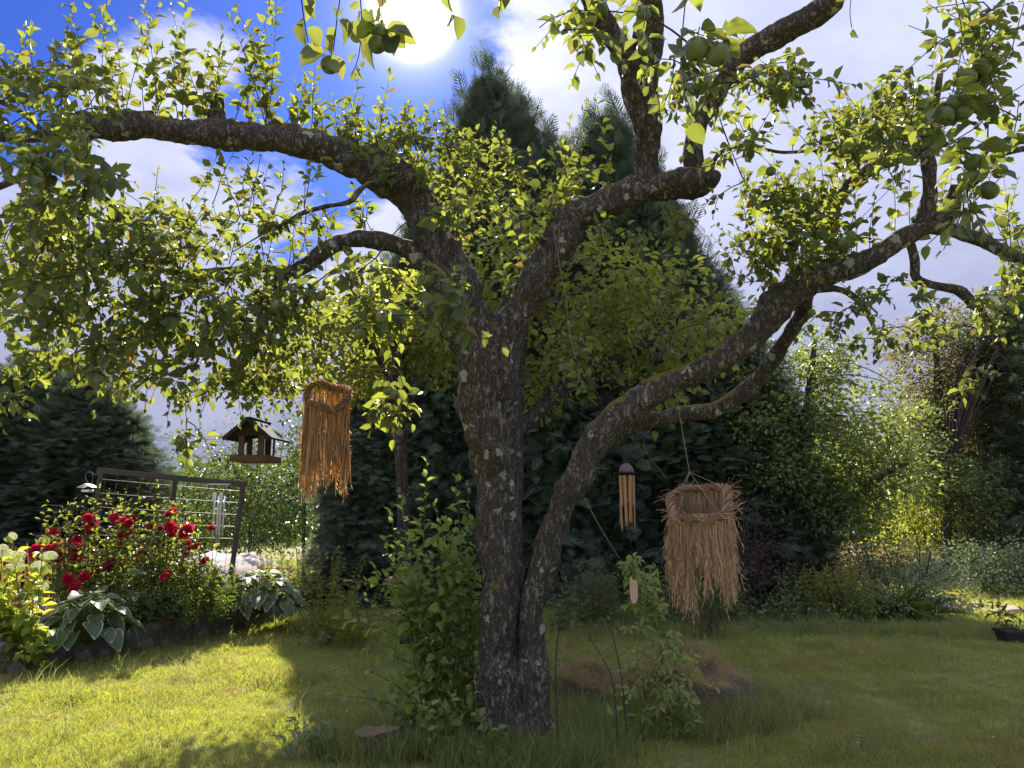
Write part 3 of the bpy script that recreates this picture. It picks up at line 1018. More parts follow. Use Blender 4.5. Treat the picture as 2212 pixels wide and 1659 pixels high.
LIMBS = {
    'trunk': [(1118, 1660, 66, D0), (1108, 1600, 62, D0), (1090, 1500, 56, D0), (1082, 1400, 54, D0), (1078, 1280, 52, D0), (1072, 1150, 51, D0 + .02), (1060, 1000, 50, D0 + .02), (1048, 880, 55, D0),
              (1038, 800, 58, D0 - .02), (1016, 720, 58, D0 - .05), (995, 650, 60, D0 - .08), (965, 575, 66, D0 - .1), (925, 490, 56, D0 - .12), (880, 425, 50, D0 - .15), (820, 378, 48, D0 - .2),
              (740, 345, 42, D0 - .25), (660, 315, 40, D0 - .3), (590, 300, 37, D0 - .35), (500, 290, 36, D0 - .4), (420, 288, 33, D0 - .45), (330, 276, 30, D0 - .55), (250, 268, 36, D0 - .6), (170, 268, 32, D0 - .65), (110, 290, 20, D0 - .75), (40, 300, 14, D0 - .85), (-60, 290, 11, D0 - 1.0)],
    'B': [(1070, 860, 44, D0 + .02), (1075, 790, 46, D0), (1095, 720, 43, D0 - .02), (1135, 655, 42, D0 - .05), (1175, 585, 47, D0 - .08), (1205, 515, 48, D0 - .1), (1240, 470, 44, D0 - .12), (1300, 438, 40, D0 - .15),
          (1370, 415, 42, D0 - .2), (1440, 398, 42, D0 - .22), (1500, 392, 44, D0 - .25), (1535, 382, 30, D0 - .25), (1550, 376, 12, D0 - .25)],
    'E': [(1162, 1650, 46, D0 - .06), (1158, 1560, 40, D0 - .06), (1156, 1450, 38, D0 - .06), (1156, 1340, 36, D0 - .05), (1164, 1260, 37, D0 - .05), (1184, 1180, 37, D0 - .05), (1210, 1110, 38, D0 - .08), (1245, 1035, 38, D0 - .1), (1285, 965, 39, D0 - .12),
          (1340, 900, 41, D0 - .15), (1410, 850, 38, D0 - .2), (1480, 812, 35, D0 - .24), (1555, 770, 37, D0 - .28), (1625, 715, 42, D0 - .3), (1690, 655, 44, D0 - .34), (1745, 612, 42, D0 - .38), (1810, 588, 33, D0 - .42), (1880, 562, 31, D0 - .48), (1950, 512, 28, D0 - .55), (2000, 488, 22, D0 - .6)],
    'B1': [(1415, 400, 40, D0 - .2), (1402, 350, 36, D0 - .25), (1402, 290, 34, D0 - .35), (1396, 230, 42, D0 - .45), (1372, 175, 40, D0 - .55), (1335, 110, 34, D0 - .7), (1300, 40, 30, D0 - .85), (1272, -30, 28, D0 - 1.0), (1240, -160, 24, D0 - 1.35), (1170, -330, 18, D0 - 1.9), (1040, -430, 13, D0 - 2.4), (860, -470, 9, D0 - 2.75), (680, -440, 6, D0 - 2.9)],
    'B1b': [(1395, 250, 34, D0 - .42), (1400, 180, 36, D0 - .55), (1404, 100, 38, D0 - .7), (1408, 20, 36, D0 - .85), (1412, -80, 30, D0 - 1.1), (1440, -260, 22, D0 - 1.7), (1490, -420, 16, D0 - 2.3), (1500, -520, 9, D0 - 2.9)],
    'B2': [(1512, 400, 36, D0 - .25), (1500, 350, 29, D0 - .28), (1500, 300, 27, D0 - .32), (1522, 240, 27, D0 - .4), (1565, 175, 28, D0 - .5), (1612, 120, 30, D0 - .6), (1680, 72, 31, D0 - .72), (1750, 38, 32, D0 - .84), (1810, -10, 28, D0 - 1.0), (1890, -110, 22, D0 - 1.3), (2000, -260, 16, D0 - 1.8), (2110, -330, 10, D0 - 2.1), (2200, -300, 7, D0 - 2.2)],
    'C': [(960, 590, 40, D0 - .1), (920, 570, 34, D0 - .16), (875, 535, 27, D0 - .2), (820, 515, 24, D0 - .24), (760, 515, 23, D0 - .28), (705, 536, 22, D0 - .32), (655, 566, 22, D0 - .36), (610, 590, 17, D0 - .4), (560, 580, 13, D0 - .45), (480, 585, 11, D0 - .5), (390, 590, 9, D0 - .55), (300, 575, 7, D0 - .6), (200, 590, 5, D0 - .65)],
    'C2': [(625, 578, 18, D0 - .38), (607, 610, 17, D0 - .38), (598, 640, 15, D0 - .36), (570, 690, 11, D0 - .3), (545, 740, 13, D0 - .2), (520, 775, 12, D0 - .15), (508, 815, 10, D0 - .1), (515, 840, 5, D0 - .1)],
    'C4': [(572, 688, 8, D0 - .3), (590, 735, 7, D0 - .15), (582, 790, 6, D0 - .05), (560, 822, 5, D0), (548, 850, 3, D0)],
    'C3': [(430, 600, 9, D0 - .52), (400, 640, 9, D0 - .5), (330, 660, 9, D0 - .45), (270, 672, 8, D0 - .4), (215, 705, 7, D0 - .4), (160, 690, 6, D0 - .4), (90, 720, 4, D0 - .4), (20, 740, 3, D0 - .4)],
    'F': [(1300, 955, 28, D0 + .02), (1380, 915, 26, D0 + .12), (1450, 898, 25, D0 + .22), (1530, 888, 24, D0 + .3), (1600, 850, 23, D0 + .3), (1660, 790, 22, D0 + .2), (1705, 725, 22, D0), (1735, 665, 24, D0 - .2), (1750, 625, 22, D0 - .36)],
    'E2': [(1990, 495, 22, D0 - .58), (2050, 500, 18, D0 - .6), (2110, 518, 17, D0 - .6), (2170, 545, 16, D0 - .55), (2240, 585, 14, D0 - .5), (2330, 640, 10, D0 - .4)],
    'E3': [(1985, 500, 20, D0 - .58), (2004, 450, 20, D0 - .62), (2005, 390, 18, D0 - .68), (1998, 320, 17, D0 - .75), (2010, 250, 12, D0 - .85), (2030, 160, 8, D0 - 1.0)],
    'E4': [(2010, 480, 18, D0 - .6), (2050, 465, 20, D0 - .6), (2062, 430, 22, D0 - .62), (2066, 400, 14, D0 - .65)],
    'E5': [(1965, 515, 12, D0 - .56), (1975, 560, 13, D0 - .52), (1978, 600, 12, D0 - .5), (2020, 618, 11, D0 - .5), (2070, 630, 13, D0 - .5), (2110, 665, 12, D0 - .48), (2140, 705, 9, D0 - .45), (2170, 760, 6, D0 - .4)],
    'E6': [(1800, 590, 20, D0 - .4), (1795, 530, 20, D0 - .2), (1800, 470, 19, D0 - .1), (1830, 410, 17, D0 - .1), (1880, 365, 17, D0 - .2), (1940, 340, 17, D0 - .35), (2000, 322, 15, D0 - .6)],
    'E7': [(1760, 625, 14, D0 - .4), (1810, 625, 10, D0 - .42), (1855, 650, 9, D0 - .45), (1880, 690, 7, D0 - .45), (1900, 740, 5, D0 - .45)],
    'G': [(845, 400, 12, D0 - .35), (800, 395, 8, D0 - .6), (775, 412, 8, D0 - .75), (755, 437, 8, D0 - .8), (702, 446, 7, D0 - .8), (652, 461, 6, D0 - .8), (612, 486, 4.5, D0 - .8), (560, 510, 2.5, D0 - .8), (500, 545, 1.5, D0 - .8)],
    'H': [(1535, 372, 9, D0 - .25), (1550, 335, 7, D0 - .28), (1580, 318, 6.5, D0 - .3), (1620, 316, 6, D0 - .3), (1690, 330, 5, D0 - .32), (1770, 325, 4, D0 - .34)],
    'K1': [(470, 275, 26, D0 - .38), (470, 240, 20, D0 - .36), (476, 215, 9, D0 - .36)],
    'K2': [(590, 285, 24, D0 - .33), (605, 262, 14, D0 - .32)],
    'K3': [(1735, 590, 22, D0 - .38), (1722, 572, 12, D0 - .38)],
    'K4': [(300, 270, 26, D0 - .55), (318, 250, 18, D0 - .55), (330, 243, 8, D0 - .55)],
    'K5': [(1088, 700, 20, D0 + .05), (1090, 650, 15, D0 + .1), (1088, 632, 9, D0 + .1)],
    'L': [(200, 270, 24, D0 - .62), (175, 300, 22, D0 - .7), (180, 330, 18, D0 - .75), (130, 350, 12, D0 - .95), (60, 380, 9, D0 - 1.15), (-40, 420, 7, D0 - 1.3)],
    'L2': [(120, 310, 8, D0 - .9), (70, 260, 8, D0 - .95), (20, 228, 8, D0 - 1.0), (-60, 200, 8, D0 - 1.1)],
    'Q': [(2240, 315, 10, D0 - 2.2), (2180, 328, 8, D0 - 2.2), (2130, 350, 6, D0 - 2.22), (2108, 390, 4, D0 - 2.25), (2105, 440, 3, D0 - 2.25)],
    'Q2': [(2330, 300, 12, D0 - 2.1), (2240, 315, 10, D0 - 2.2)],
    'Q3': [(2330, 640, 10, D0 - .4), (2420, 560, 12, D0 - 1.0), (2430, 420, 12, D0 - 1.7), (2330, 300, 12, D0 - 2.1)],
}
apple = thing('apple_tree', 'old gnarled apple tree with mossy forked trunk and hanging straw ornaments', 'tree', BASE)
AP = Plant(.66)
LSCALE = 1.24
for nm, spec in LIMBS.items():
    rmax = max(q[2] for q in spec)
    THIN = .86 if nm == 'trunk' else .78
    me, P = limb_mesh('trunk' if nm == 'trunk' else 'branch', spec, BASE, 40 if nm == 'trunk' else (32 if rmax > 35 else 14 if rmax > 15 else 8),
                      .022 if rmax > 30 else .03, .21 if rmax > 10 else .12, seed=hash(nm) % 7 if False else len(nm) * 1.3 + rmax, flare=nm in ('trunk', 'E'))
    obj('trunk' if nm == 'trunk' else 'branch', me, M['bark'], apple)
    P = P[P[:, 2] > 1.75]
    if len(P) and not nm.startswith('K'):
        AP.nodes.append(P[::3] if nm not in ('trunk', 'B', 'E') else P[::4])


def limb_pts(nm):
    return spline(limb_world(LIMBS[nm])[:, :3], .04)


def pick_on(nm, x0, x1):
    P = limb_pts(nm)
    x, y, _ = proj(P)
    c = np.where((x >= min(x0, x1)) & (x <= max(x0, x1)))[0]
    return P[random.choice(list(c))] if len(c) else P[len(P) // 2]


# upright water shoots
def shoots(nm, x0, x1, n, l0, l1, L=.076, lean=.18, leafgap=.042, r=None):
    for _ in range(n):
        p = pick_on(nm, x0, x1) + np.array([0, rng.normal(0, .03), .03])
        l = rng.uniform(l0, l1)
        d = unit(np.array([rng.normal(0, lean), rng.normal(0, lean), 1.0]))
        m = p + d * l * .5 + np.array([rng.normal(0, .025), rng.normal(0, .025), 0])
        e = p + d * l + np.array([rng.normal(0, .05), rng.normal(0, .05), 0])
        AP.shoot([p, m, e], .0045, max(5, int(l / leafgap)), L, .12, 52, .12, k=3, rmin=.0012, r=r)


shoots('trunk', 120, 345, 12, .5, 1.2)
shoots('trunk', 375, 480, 9, .6, 1.25)
shoots('trunk', 480, 585, 8, .5, 1.25)
shoots('trunk', 590, 760, 13, .25, .8)
shoots('trunk', 740, 960, 28, .3, .85, lean=.22)
shoots('L2', -40, 100, 8, .3, .7)
shoots('B', 1140, 1340, 12, .3, .95, lean=.13, leafgap=.045)
shoots('B', 1120, 1200, 8, .2, .5, lean=.25)
shoots('C', 560, 830, 10, .2, .55, lean=.25)
shoots('C', 390, 560, 10, .25, .6, lean=.2)
shoots('E', 1700, 1980, 15, .2, .75)
shoots('E6', 1790, 2000, 19, .2, .7, lean=.22)
shoots('H', 1570, 1770, 5, .2, .5)
shoots('B1', 1290, 1400, 3, .15, .4, lean=.5)
shoots('B2', 1500, 1760, 9, .15, .4, lean=.5)
shoots('E2', 2010, 2230, 9, .2, .5, lean=.3)


# leafy twigs filling the crown; each joins the nearest wood already there
def fill(blobs):
    items = []
    for (x, y, rx, ry, d, rd, n, L, style) in blobs:
        n = max(2, int(n * (.60 if x < 720 else .72)))
        for _ in range(n):
            while True:
                u = rng.uniform(-1, 1, 3)
                if u @ u < 1:
                    break
            px, py = x + u[0] * rx, y + u[1] * ry
            if (620 < px < 790 and 770 < py < 1080) or (460 < px < 650 and 850 < py < 1020):
                continue            # the ornaments hang free of the leaves
            items.append((at(px, py, d + u[2] * rd), L, style))
    nodes = np.vstack(AP.nodes)
    dist = [np.min(((nodes - it[0]) ** 2).sum(1)) for it in items]
    for k in np.argsort(dist):
        p, L, style = items[k]
        if k % 40 == 0 or True:
            nodes = np.vstack(AP.nodes) if len(AP.nodes) < 50 or k % 7 == 0 else nodes
        i = np.argmin(((nodes - p) ** 2).sum(1))
        a = nodes[i]
        v = p - a
        l = np.linalg.norm(v)
        if l < .02:
            continue
        b = a + v * .5 + np.array([0, 0, .10 * l]) + rng.normal(0, .06 * l, 3)
        dv = unit(v + rng.normal(0, .4, 3) * l)
        if style == 'droop':
            dv = unit(dv + np.array([0, 0, -.9]))
        elif style == 'up':
            dv = unit(dv * .5 + np.array([0, 0, 1.0]))
        e = p + dv * rng.uniform(.10, .26)
        n = int(rng.integers(6, 11))
        AP.shoot([a, b, p, e], min(.012, .003 + .006 * l), n, L, max(.25, 1 - .32 / max(l + .2, .01)), 62, .30 if style != 'up' else .12, k=4, rmin=.0016)
        if rng.random() < .6:
            AP.cluster(p, int(rng.integers(2, 5)), L * .95)


fill([
    (110, 225, 150, 120, 3.95, .4, 60, .066, 'mix'),
    (110, 395, 160, 120, 3.55, .4, 95, .070, 'droop'),
    (90, 590, 140, 150, 4.0, .6, 110, .068, 'droop'),
    (300, 545, 190, 140, 4.3, .6, 135, .066, 'droop'),
    (420, 690, 170, 110, 4.4, .5, 110, .066, 'droop'),
    (220, 715, 170, 80, 4.2, .5, 70, .066, 'droop'),
    (560, 640, 120, 110, 4.5, .4, 75, .066, 'droop'),
    (650, 710, 130, 120, 4.8, .5, 75, .066, 'droop'),
    (440, 440, 120, 60, 4.5, .4, 16, .062, 'up'),
    (600, 430, 110, 60, 4.4, .4, 16, .060, 'up'),
    (610, 490, 90, 35, D0 - .8, .15, 22, .060, 'mix'),
    (790, 640, 110, 90, 4.25, .35, 45, .070, 'droop'),
    (40, 800, 70, 80, 4.0, .3, 14, .066, 'droop'),
    (330, 810, 150, 60, 4.4, .5, 34, .066, 'droop'),
    (560, 830, 120, 70, 5.0, .5, 46, .064, 'droop'),
    (450, 850, 80, 50, 4.8, .3, 22, .062, 'droop'),
    (610, 840, 90, 40, 4.9, .3, 20, .062, 'droop'),
    (430, 950, 70, 40, 4.7, .2, 14, .060, 'droop'),
    (840, 880, 45, 50, 4.0, .2, 9, .080, 'droop'),
    (985, 650, 75, 80, 3.75, .12, 11, .082, 'droop'),
    (910, 330, 150, 90, 4.9, .4, 60, .064, 'up'),
    (1060, 380, 80, 90, 5.1, .3, 34, .064, 'up'),
    (960, 470, 60, 60, 4.2, .2, 8, .075, 'droop'),
    (1700, 465, 120, 75, 4.8, .4, 70, .066, 'up'),
    (1720, 530, 130, 60, 4.8, .4, 55, .064, 'mix'),
    (1640, 560, 70, 60, 4.9, .3, 24, .060, 'mix'),
    (1850, 310, 110, 90, 4.5, .4, 50, .068, 'up'),
    (1960, 260, 90, 110, 3.8, .4, 40, .070, 'mix'),
    (1590, 290, 70, 60, 4.3, .3, 10, .066, 'mix'),
    (2110, 100, 110, 100, 2.9, .35, 22, .056, 'mix'),
    (2110, 250, 90, 120, 2.8, .3, 26, .056, 'mix'),
    (2115, 440, 45, 50, 2.65, .12, 6, .06, 'droop'),
    (2000, 670, 150, 80, 4.5, .4, 26, .056, 'droop'),
    (1850, 690, 100, 70, 4.5, .3, 22, .052, 'droop'),
    (2160, 640, 90, 90, 4.5, .3, 24, .054, 'droop'),
    (2140, 820, 90, 60, 4.4, .3, 8, .056, 'droop'),
    (1480, 160, 90, 110, 3.7, .35, 24, .072, 'droop'),
    (1250, 60, 50, 60, 3.2, .3, 9, .072, 'droop'),
    (1690, 170, 100, 60, 3.8, .3, 26, .070, 'droop'),
    (1510, 440, 60, 40, 4.5, .15, 5, .05, 'droop'),
    (1400, 500, 120, 50, 4.9, .3, 18, .06, 'mix'),
    (1230, 780, 60, 60, 4.6, .3, 6, .06, 'mix'),
    (1450, 700, 120, 90, 5.3, .3, 26, .062, 'up'),
])

# big leaves hanging near the camera from the boughs overhead
def spray(pts, L, n, start=.3, droop=.55, ang=55):
    W = np.array([at(*q) for q in pts])
    AP.shoot(W, .0035, n, L * .72, start, ang, droop, k=5, rmin=.0016, step=.03, nj=.8, tipsmall=.2)


spray([(700, -430, 2.0), (715, -200, 1.9), (735, -40, 1.9), (728, 40, 1.9), (720, 110, 1.9)], .085, 13, .62)
spray([(660, -200, 1.95), (650, -40, 1.9), (655, 30, 1.9), (665, 90, 1.9)], .088, 9, .55)
spray([(830, -460, 2.1), (835, -180, 2.05), (828, -20, 2.0), (824, 50, 2.0)], .070, 3, .9)
spray([(760, -150, 2.3), (780, 20, 2.3), (775, 120, 2.3), (760, 160, 2.3)], .085, 9, .4)
spray([(940, -450, 2.1), (960, -150, 1.85), (965, -20, 1.8), (975, 25, 1.8)], .092, 6, .80)
spray([(1060, -420, 2.3), (1080, -150, 1.9), (1082, -20, 1.85), (1078, 25, 1.85)], .090, 4, .85)
spray([(1235, -165, 3.4), (1260, -60, 2.3), (1240, 15, 2.1), (1190, 40, 2.0), (1165, 60, 2.0)], .088, 9, .55)
spray([(1490, -430, 2.4), (1500, -150, 2.0), (1480, 10, 1.9), (1472, 120, 1.9), (1480, 215, 1.9), (1492, 262, 1.9)], .090, 14, .6)
spray([(1495, -480, 2.2), (1420, -120, 2.1), (1400, 0, 2.1), (1390, 60, 2.1)], .080, 7, .6)
spray([(1890, -110, 3.5), (1850, -40, 2.7), (1836, 20, 2.6), (1840, 60, 2.6)], .080, 9, .5)
spray([(2000, -260, 3.0), (2060, -60, 2.7), (2100, 60, 2.65), (2128, 130, 2.65), (2150, 200, 2.7), (2190, 300, 2.7)], .078, 22, .3)
spray([(2010, -270, 2.9), (2065, 0, 2.6), (2078, 90, 2.6), (2060, 190, 2.6), (2040, 250, 2.6)], .080, 14, .4)
spray([(2105, 350, 2.62), (2090, 420, 2.6), (2100, 480, 2.6)], .088, 7, .3)
spray([(2015, 160, 3.7), (1960, 190, 3.2), (1900, 230, 3.1), (1850, 260, 3.1)], .07, 9, .3)
spray([(975, 590, 4.5), (985, 640, 3.7), (1020, 700, 3.55), (1080, 745, 3.5), (1110, 760, 3.5)], .080, 8, .4)

# apples
APPLES = [(1505, 105, 27, 1.9), (1550, 118, 26, 1.9), (822, 72, 18, 2.0), (815, 96, 20, 2.0), (842, 98, 17, 2.02), (712, 140, 20, 2.0), (2119, 146, 21, 2.65), (2089, 167, 20, 2.65), (2064, 222, 19, 2.6), (2082, 241, 19, 2.6), (2041, 250, 20, 2.6),
          (2136, 411, 21, 2.6), (2101, 351, 19, 2.6), (2098, 385, 20, 2.62), (1823, 524, 13, 3.9), (160, 181, 13, 3.5), (245, 452, 13, 4.0), (258, 465, 13, 4.0), (238, 528, 13, 4.0), (226, 545, 13, 4.0), (475, 597, 11, 4.2),
          (692, 640, 12, 4.2), (825, 686, 14, 3.6), (776, 722, 13, 3.7), (596, 660, 12, 4.1), (265, 711, 12, 4.1), (200, 813, 12, 4.0), (216, 816, 12, 4.0), (925, 607, 12, 3.8), (1300, 20, 14, 3.2), (1390, 30, 16, 3.0), (1392, 105, 16, 3.0), (1740, 425, 11, 4.2), (2160, 370, 16, 2.9), (1665, 370, 11, 4.2),
          (838, 843, 12, 3.9), (852, 853, 12, 3.9), (430, 760, 11, 4.2), (120, 620, 12, 3.8), (345, 640, 11, 4.2)]


def apple_mesh():
    n, m = 12, 18
    V = []
    for i in range(n + 1):
        th = math.pi * i / n
        for k in range(m):
            ph = 2 * math.pi * k / m
            r = 1 - .16 * math.exp(-(th / .33) ** 2) * 1.6 - .12 * math.exp(-((math.pi - th) / .3) ** 2)
            r *= 1 + .02 * math.cos(5 * ph) * th / math.pi
            V.append((r * math.sin(th) * math.cos(ph), r * math.sin(th) * math.sin(ph), .93 * r * math.cos(th)))
    F = [(i * m + k, (i + 1) * m + k, (i + 1) * m + (k + 1) % m, i * m + (k + 1) % m) for i in range(n) for k in range(m)]
    return mesh('apple', np.array(V), [np.array(F)], smooth=True)


am = apple_mesh()
sm = MB().tube(spline(np.array([(0, 0, .72), (.03, .02, 1.1), (.12, .03, 1.7)]), .2), np.array([.06, .045, .05] + [.05] * 3)[:len(spline(np.array([(0, 0, .72), (.03, .02, 1.1), (.12, .03, 1.7)]), .2))], 5).mesh('stalk')
cm = MB()
for k in range(5):
    a = k * 1.257
    cm.add(np.array([(.02, .08, -.80), (.02, -.08, -.80), (.22, 0, -1.0)]) @ rotz(a).T, [(0, 1, 2)])
cm = cm.mesh('calyx')
allnodes = np.vstack(AP.nodes)
for (x, y, rp, d) in APPLES:
    p = at(x, y, d)
    r = rp * ((p - CAM) @ FW) / FPX
    o = obj('apple', am, M['apple'], apple, p - BASE)
    o.scale = (r, r, r)
    o.rotation_euler = (rng.normal(0, .35), rng.normal(0, .35), rng.uniform(0, 6))
    st = obj('stalk', sm, M['twig'], o)
    obj('calyx', cm, M['twig'], o)
    q = allnodes[np.argmin(((allnodes - p - np.array([0, 0, .06])) ** 2).sum(1))]
    AP.tw.tube(spline([q, (p + q) / 2 + np.array([0, 0, .02]), p + np.array([.006, 0, r * 1.4])], .05), .0016, 4, cap=False)
    AP.cluster(p + np.array([0, 0, r * 1.5]), 4, .075 if d < 3.2 else .066, droop=.5)
AP.build(apple, BASE, M['apple_leaf'], M['twig'], LEAF_MID, single=300)
LSCALE = 1.0
# ------------------------------------------------------------------ conifer hedge behind the lawn
def frond_template():
    V, F = [], []

    def quad(p, q, w0):
        p, q = np.array(p, float), np.array(q, float)
        d = unit(q - p)
        s_ = np.array([-d[1], d[0], 0]) * w0
        n = len(V)
        V.extend([p - s_ * .6, p + (q - p) * .55 - s_, q, p + (q - p) * .55 + s_])
        F.append((n, n + 1, n + 2, n + 3))
    quad((0, 0, 0), (1, 0, -.16), .035)
    for k, u in enumerate((.12, .26, .40, .54, .68, .82)):
        l = .50 * (1 - u) + .13
        for s_ in (-1, 1):
            quad((u, 0, -.16 * u * u), (u + l * .72, s_ * l * .70, -.16 * u * u - .10 * l), .026)
    return np.array(V), np.array(F), np.zeros((0, 3), int)


FROND = frond_template()


def conifer_crown(h, rb, n, seed, fr=.34, taper=.6, low=.02, ragged=.30, up=.35):
    g = np.random.default_rng(seed)
    t = low + (1 - low) * g.random(n) ** 1.15
    prof = rb * np.minimum(1, (1 - t) / .28) ** taper * (1 - .45 * t)
    az = g.random(n) * 2 * np.pi
    lum = 1 + ragged * fbm(np.stack([np.cos(az) * 1.6, np.sin(az) * 1.6, t * h * .8 + seed], -1), 3)
    clump = np.abs(vnoise(np.stack([np.cos(az) * 3.4, np.sin(az) * 3.4, t * h * 2.1 + seed * 3], -1)))
    lum = lum * (.80 + .42 * clump)
    depth = 1.12 - .5 * g.random(n) ** 1.8
    rr = prof * lum * depth
    P = np.stack([np.cos(az) * rr, np.sin(az) * rr, t * h * .97], -1)
    out = np.stack([np.cos(az), np.sin(az), np.zeros(n)], -1)
    side = np.cross(out, [0, 0, 1.0])
    D = out * .55 + side * g.normal(0, .55, (n, 1)) + np.array([0, 0, 1.0]) * (up - .45 + 1.3 * (t ** 3)[:, None] + g.normal(0, .45, (n, 1)))
    N = out * (.6 + .45 * g.normal(0, 1, (n, 1))) + np.array([0, 0, .75]) + side * g.normal(0, .35, (n, 1))
    L = fr * (.6 + .7 * g.random(n)) * (1 - .15 * t)
    # wispy leaders round the tip
    m = n // 22
    e = np.stack([g.normal(0, rb * .26, m), g.normal(0, rb * .26, m), h * g.uniform(.86, 1.05, m)], -1)
    e[:, 2] -= np.hypot(e[:, 0], e[:, 1]) * 1.6
    P[:m] = e
    D[:m] = np.array([0, 0, 1.0]) + g.normal(0, .33, (m, 3))
    N[:m] = g.normal(0, 1, (m, 3))
    L[:m] *= 1.25
    V, q, _ = leaf_verts(FROND, P, D, N, L, L * .95)
    return mesh('crown', V, [q], {'rnd': np.repeat(g.random(n), len(FROND[0]))})


THUJA = [conifer_crown(8.0, 1.25, 13000, 3 + k, .27) for k in range(3)]
LOOSE = conifer_crown(8.0, 1.6, 7000, 9, .34, .9, .04, .4, .1)


def trunk_simple(h, r, seed, k=9, n=9):
    z = np.linspace(-.1, h, n)
    P = np.stack([.06 * np.sin(z * 1.1 + seed), .06 * np.cos(z * .9 + seed), z], -1)
    return MB().tube(P, r * (1 - .85 * z / h).clip(.08, 1.1), k).mesh('trunk', smooth=True)


TRK = trunk_simple(7.2, .13, 1.0)


def conifer(x, ytop, d, label, group, me, mat, width=1.0, cut=0):
    top = at(x, ytop, d)
    b = np.array([top[0], top[1], 0])
    o = thing('thuja_tree', label, 'tree', b, group)
    h = top[2] / 8.0
    c = obj('crown', me.copy() if mat is not M['thuja'] else me, mat, o)
    c.scale = (width, width, h)
    c.rotation_euler = (0, 0, rng.uniform(0, 6.28))
    t = obj('trunk', TRK, M['twig'], o)
    t.scale = (1, 1, h)
    return o


HG = 'tall thujas forming the dark hedge behind the apple tree'
for k, (x, y, d, wd) in enumerate([(800, 790, 13.0, .80), (850, 575, 13.6, .80), (935, 430, 13.9, 1.0), (1052, 168, 14.4, 1.4), (1185, 320, 14.0, 1.3), (1312, 250, 14.6, 1.4), (1425, 440, 14.0, 1.3), (1530, 630, 13.5, 1.15), (1625, 780, 13.4, 1.0), (1118, 232, 15.2, 1.3), (1375, 350, 15.2, 1.3)]):
    lab = ['shortest thuja of the dark hedge, at its end behind the straw fringe', 'second thuja of the dark hedge counted from the bird feeder', 'third thuja of the dark hedge counted from the bird feeder', 'tallest thuja of the hedge with ragged top beside the bright sun',
           'thuja between the two highest peaks of the dark hedge', 'second tallest thuja rising behind the upper right bough', 'thuja with sloping shoulder right of the second peak', 'thuja behind the bamboo chime and slanting limb', 'last thuja of the dark hedge beside the fruit tree',
           'thuja stepped back just right of the tallest hedge peak', 'thuja stepped back just right of the second tallest peak'][k]
    conifer(x, y, d, lab, HG, THUJA[k % 3], M['thuja'], wd)
LG = 'thujas standing behind the rose bed'
for k, (x, y, d, wd) in enumerate([(-110, 800, 14.6, 1.2), (20, 800, 15.0, 1.15), (105, 765, 15.4, 1.1), (190, 800, 15.0, 1.1), (262, 880, 15.2, .95)]):
    lab = ['fifth thuja counted from the trellis, behind the hydrangea', 'fourth thuja counted from the trellis, behind the hydrangea', 'highest of the thujas behind the rose bed', 'second thuja counted from the trellis, behind the roses', 'shortest thuja behind the roses beside the sky gap'][k]
    conifer(x, y, d, lab, LG, THUJA[(k + 1) % 3], M['thuja_bright'], wd)
conifer(2235, 560, 17.5, 'dark conifer with dense shadowed boughs beside the potted plant', None, LOOSE, M['thuja'], 1.4)

# ------------------------------------------------------------------ broadleaved trees and shrubs
def crown_leaves(blobs, n, L, g, shell=.55, droop=.2, nj=.6):
    """leaves through a set of ellipsoids (cx,cy,cz,rx,ry,rz), clumped"""
    B = np.array(blobs, float)
    wts = (B[:, 3] * B[:, 4] * B[:, 5]) ** (2 / 3)
    nc = max(8, n // 22)
    bi = g.choice(len(B), nc, p=wts / wts.sum())
    u = unit(g.normal(0, 1, (nc, 3)))
    rad = (shell + (1 - shell) * g.random((nc, 1)) ** .6)
    C = B[bi, :3] + u * rad * B[bi, 3:6] * (1 + .22 * g.normal(0, 1, (nc, 1)))
    ci = g.integers(0, nc, n)
    P = C[ci] + g.normal(0, 1, (n, 3)) * np.array([.13, .13, .09]) * (L / .08) ** .5
    D = unit(P - C[ci] + u[ci] * .12 + g.normal(0, .05, (n, 3)))
    D[:, 2] -= droop
    N = np.array([0, 0, 1.0]) + g.normal(0, nj, (n, 3))
    return P, unit(D), N, L * (.6 + .7 * g.random(n)), C


def broad_tree(name, label, cat, base, trunk_specs, blobs, n, L, leafmat, barkmat, tpl=LEAF_LO, aspect=.6, seed=1, group=None, shell=.55, connect=True, single=0):
    g = np.random.default_rng(seed)
    base = np.array([base[0], base[1], 0.0])
    o = thing(name, label, cat, base, group)
    nodes = []
    for k, spec in enumerate(trunk_specs):
        spec = np.array(spec, float)
        me, P = limb_mesh('trunk' if k == 0 else 'branch', spec, np.zeros(3), 12, .12, .12, seed=seed + k, world=True)
        obj('trunk' if k == 0 else 'branch', me, barkmat, o)
        nodes.append(P)
    P, D, N, LL, C = crown_leaves(blobs, n, L, g, shell)
    P[:, 2] = np.maximum(P[:, 2], .03)
    V, q, t = leaf_verts(tpl, P, D, N, LL, LL * aspect)
    c = obj('crown', mesh('crown', V, [q, t], {'rnd': np.repeat(g.random(n), len(tpl[0]))}), leafmat, o)
    tag(c, kind='stuff')
    if connect and nodes:
        mb = MB()
        nd = np.vstack(nodes)
        nd = nd[nd[:, 2] > .35 * nd[:, 2].max()] if len(nd) > 4 else nd
        for p in C[::2]:
            i = np.argmin(((nd - p) ** 2).sum(1))
            a = nd[i]
            l = np.linalg.norm(p - a)
            mb.tube(spline([a, (a + p) / 2 + np.array([0, 0, .12 * l]) + g.normal(0, .05 * l, 3), p], .25), [.006 + .010 * l] + [.008] * 30 if False else .004 + .003 * l, 4, cap=False)
        tag(obj('twigs', mb.mesh('twigs', smooth=True), M['twig'], o), kind='stuff')
    return o


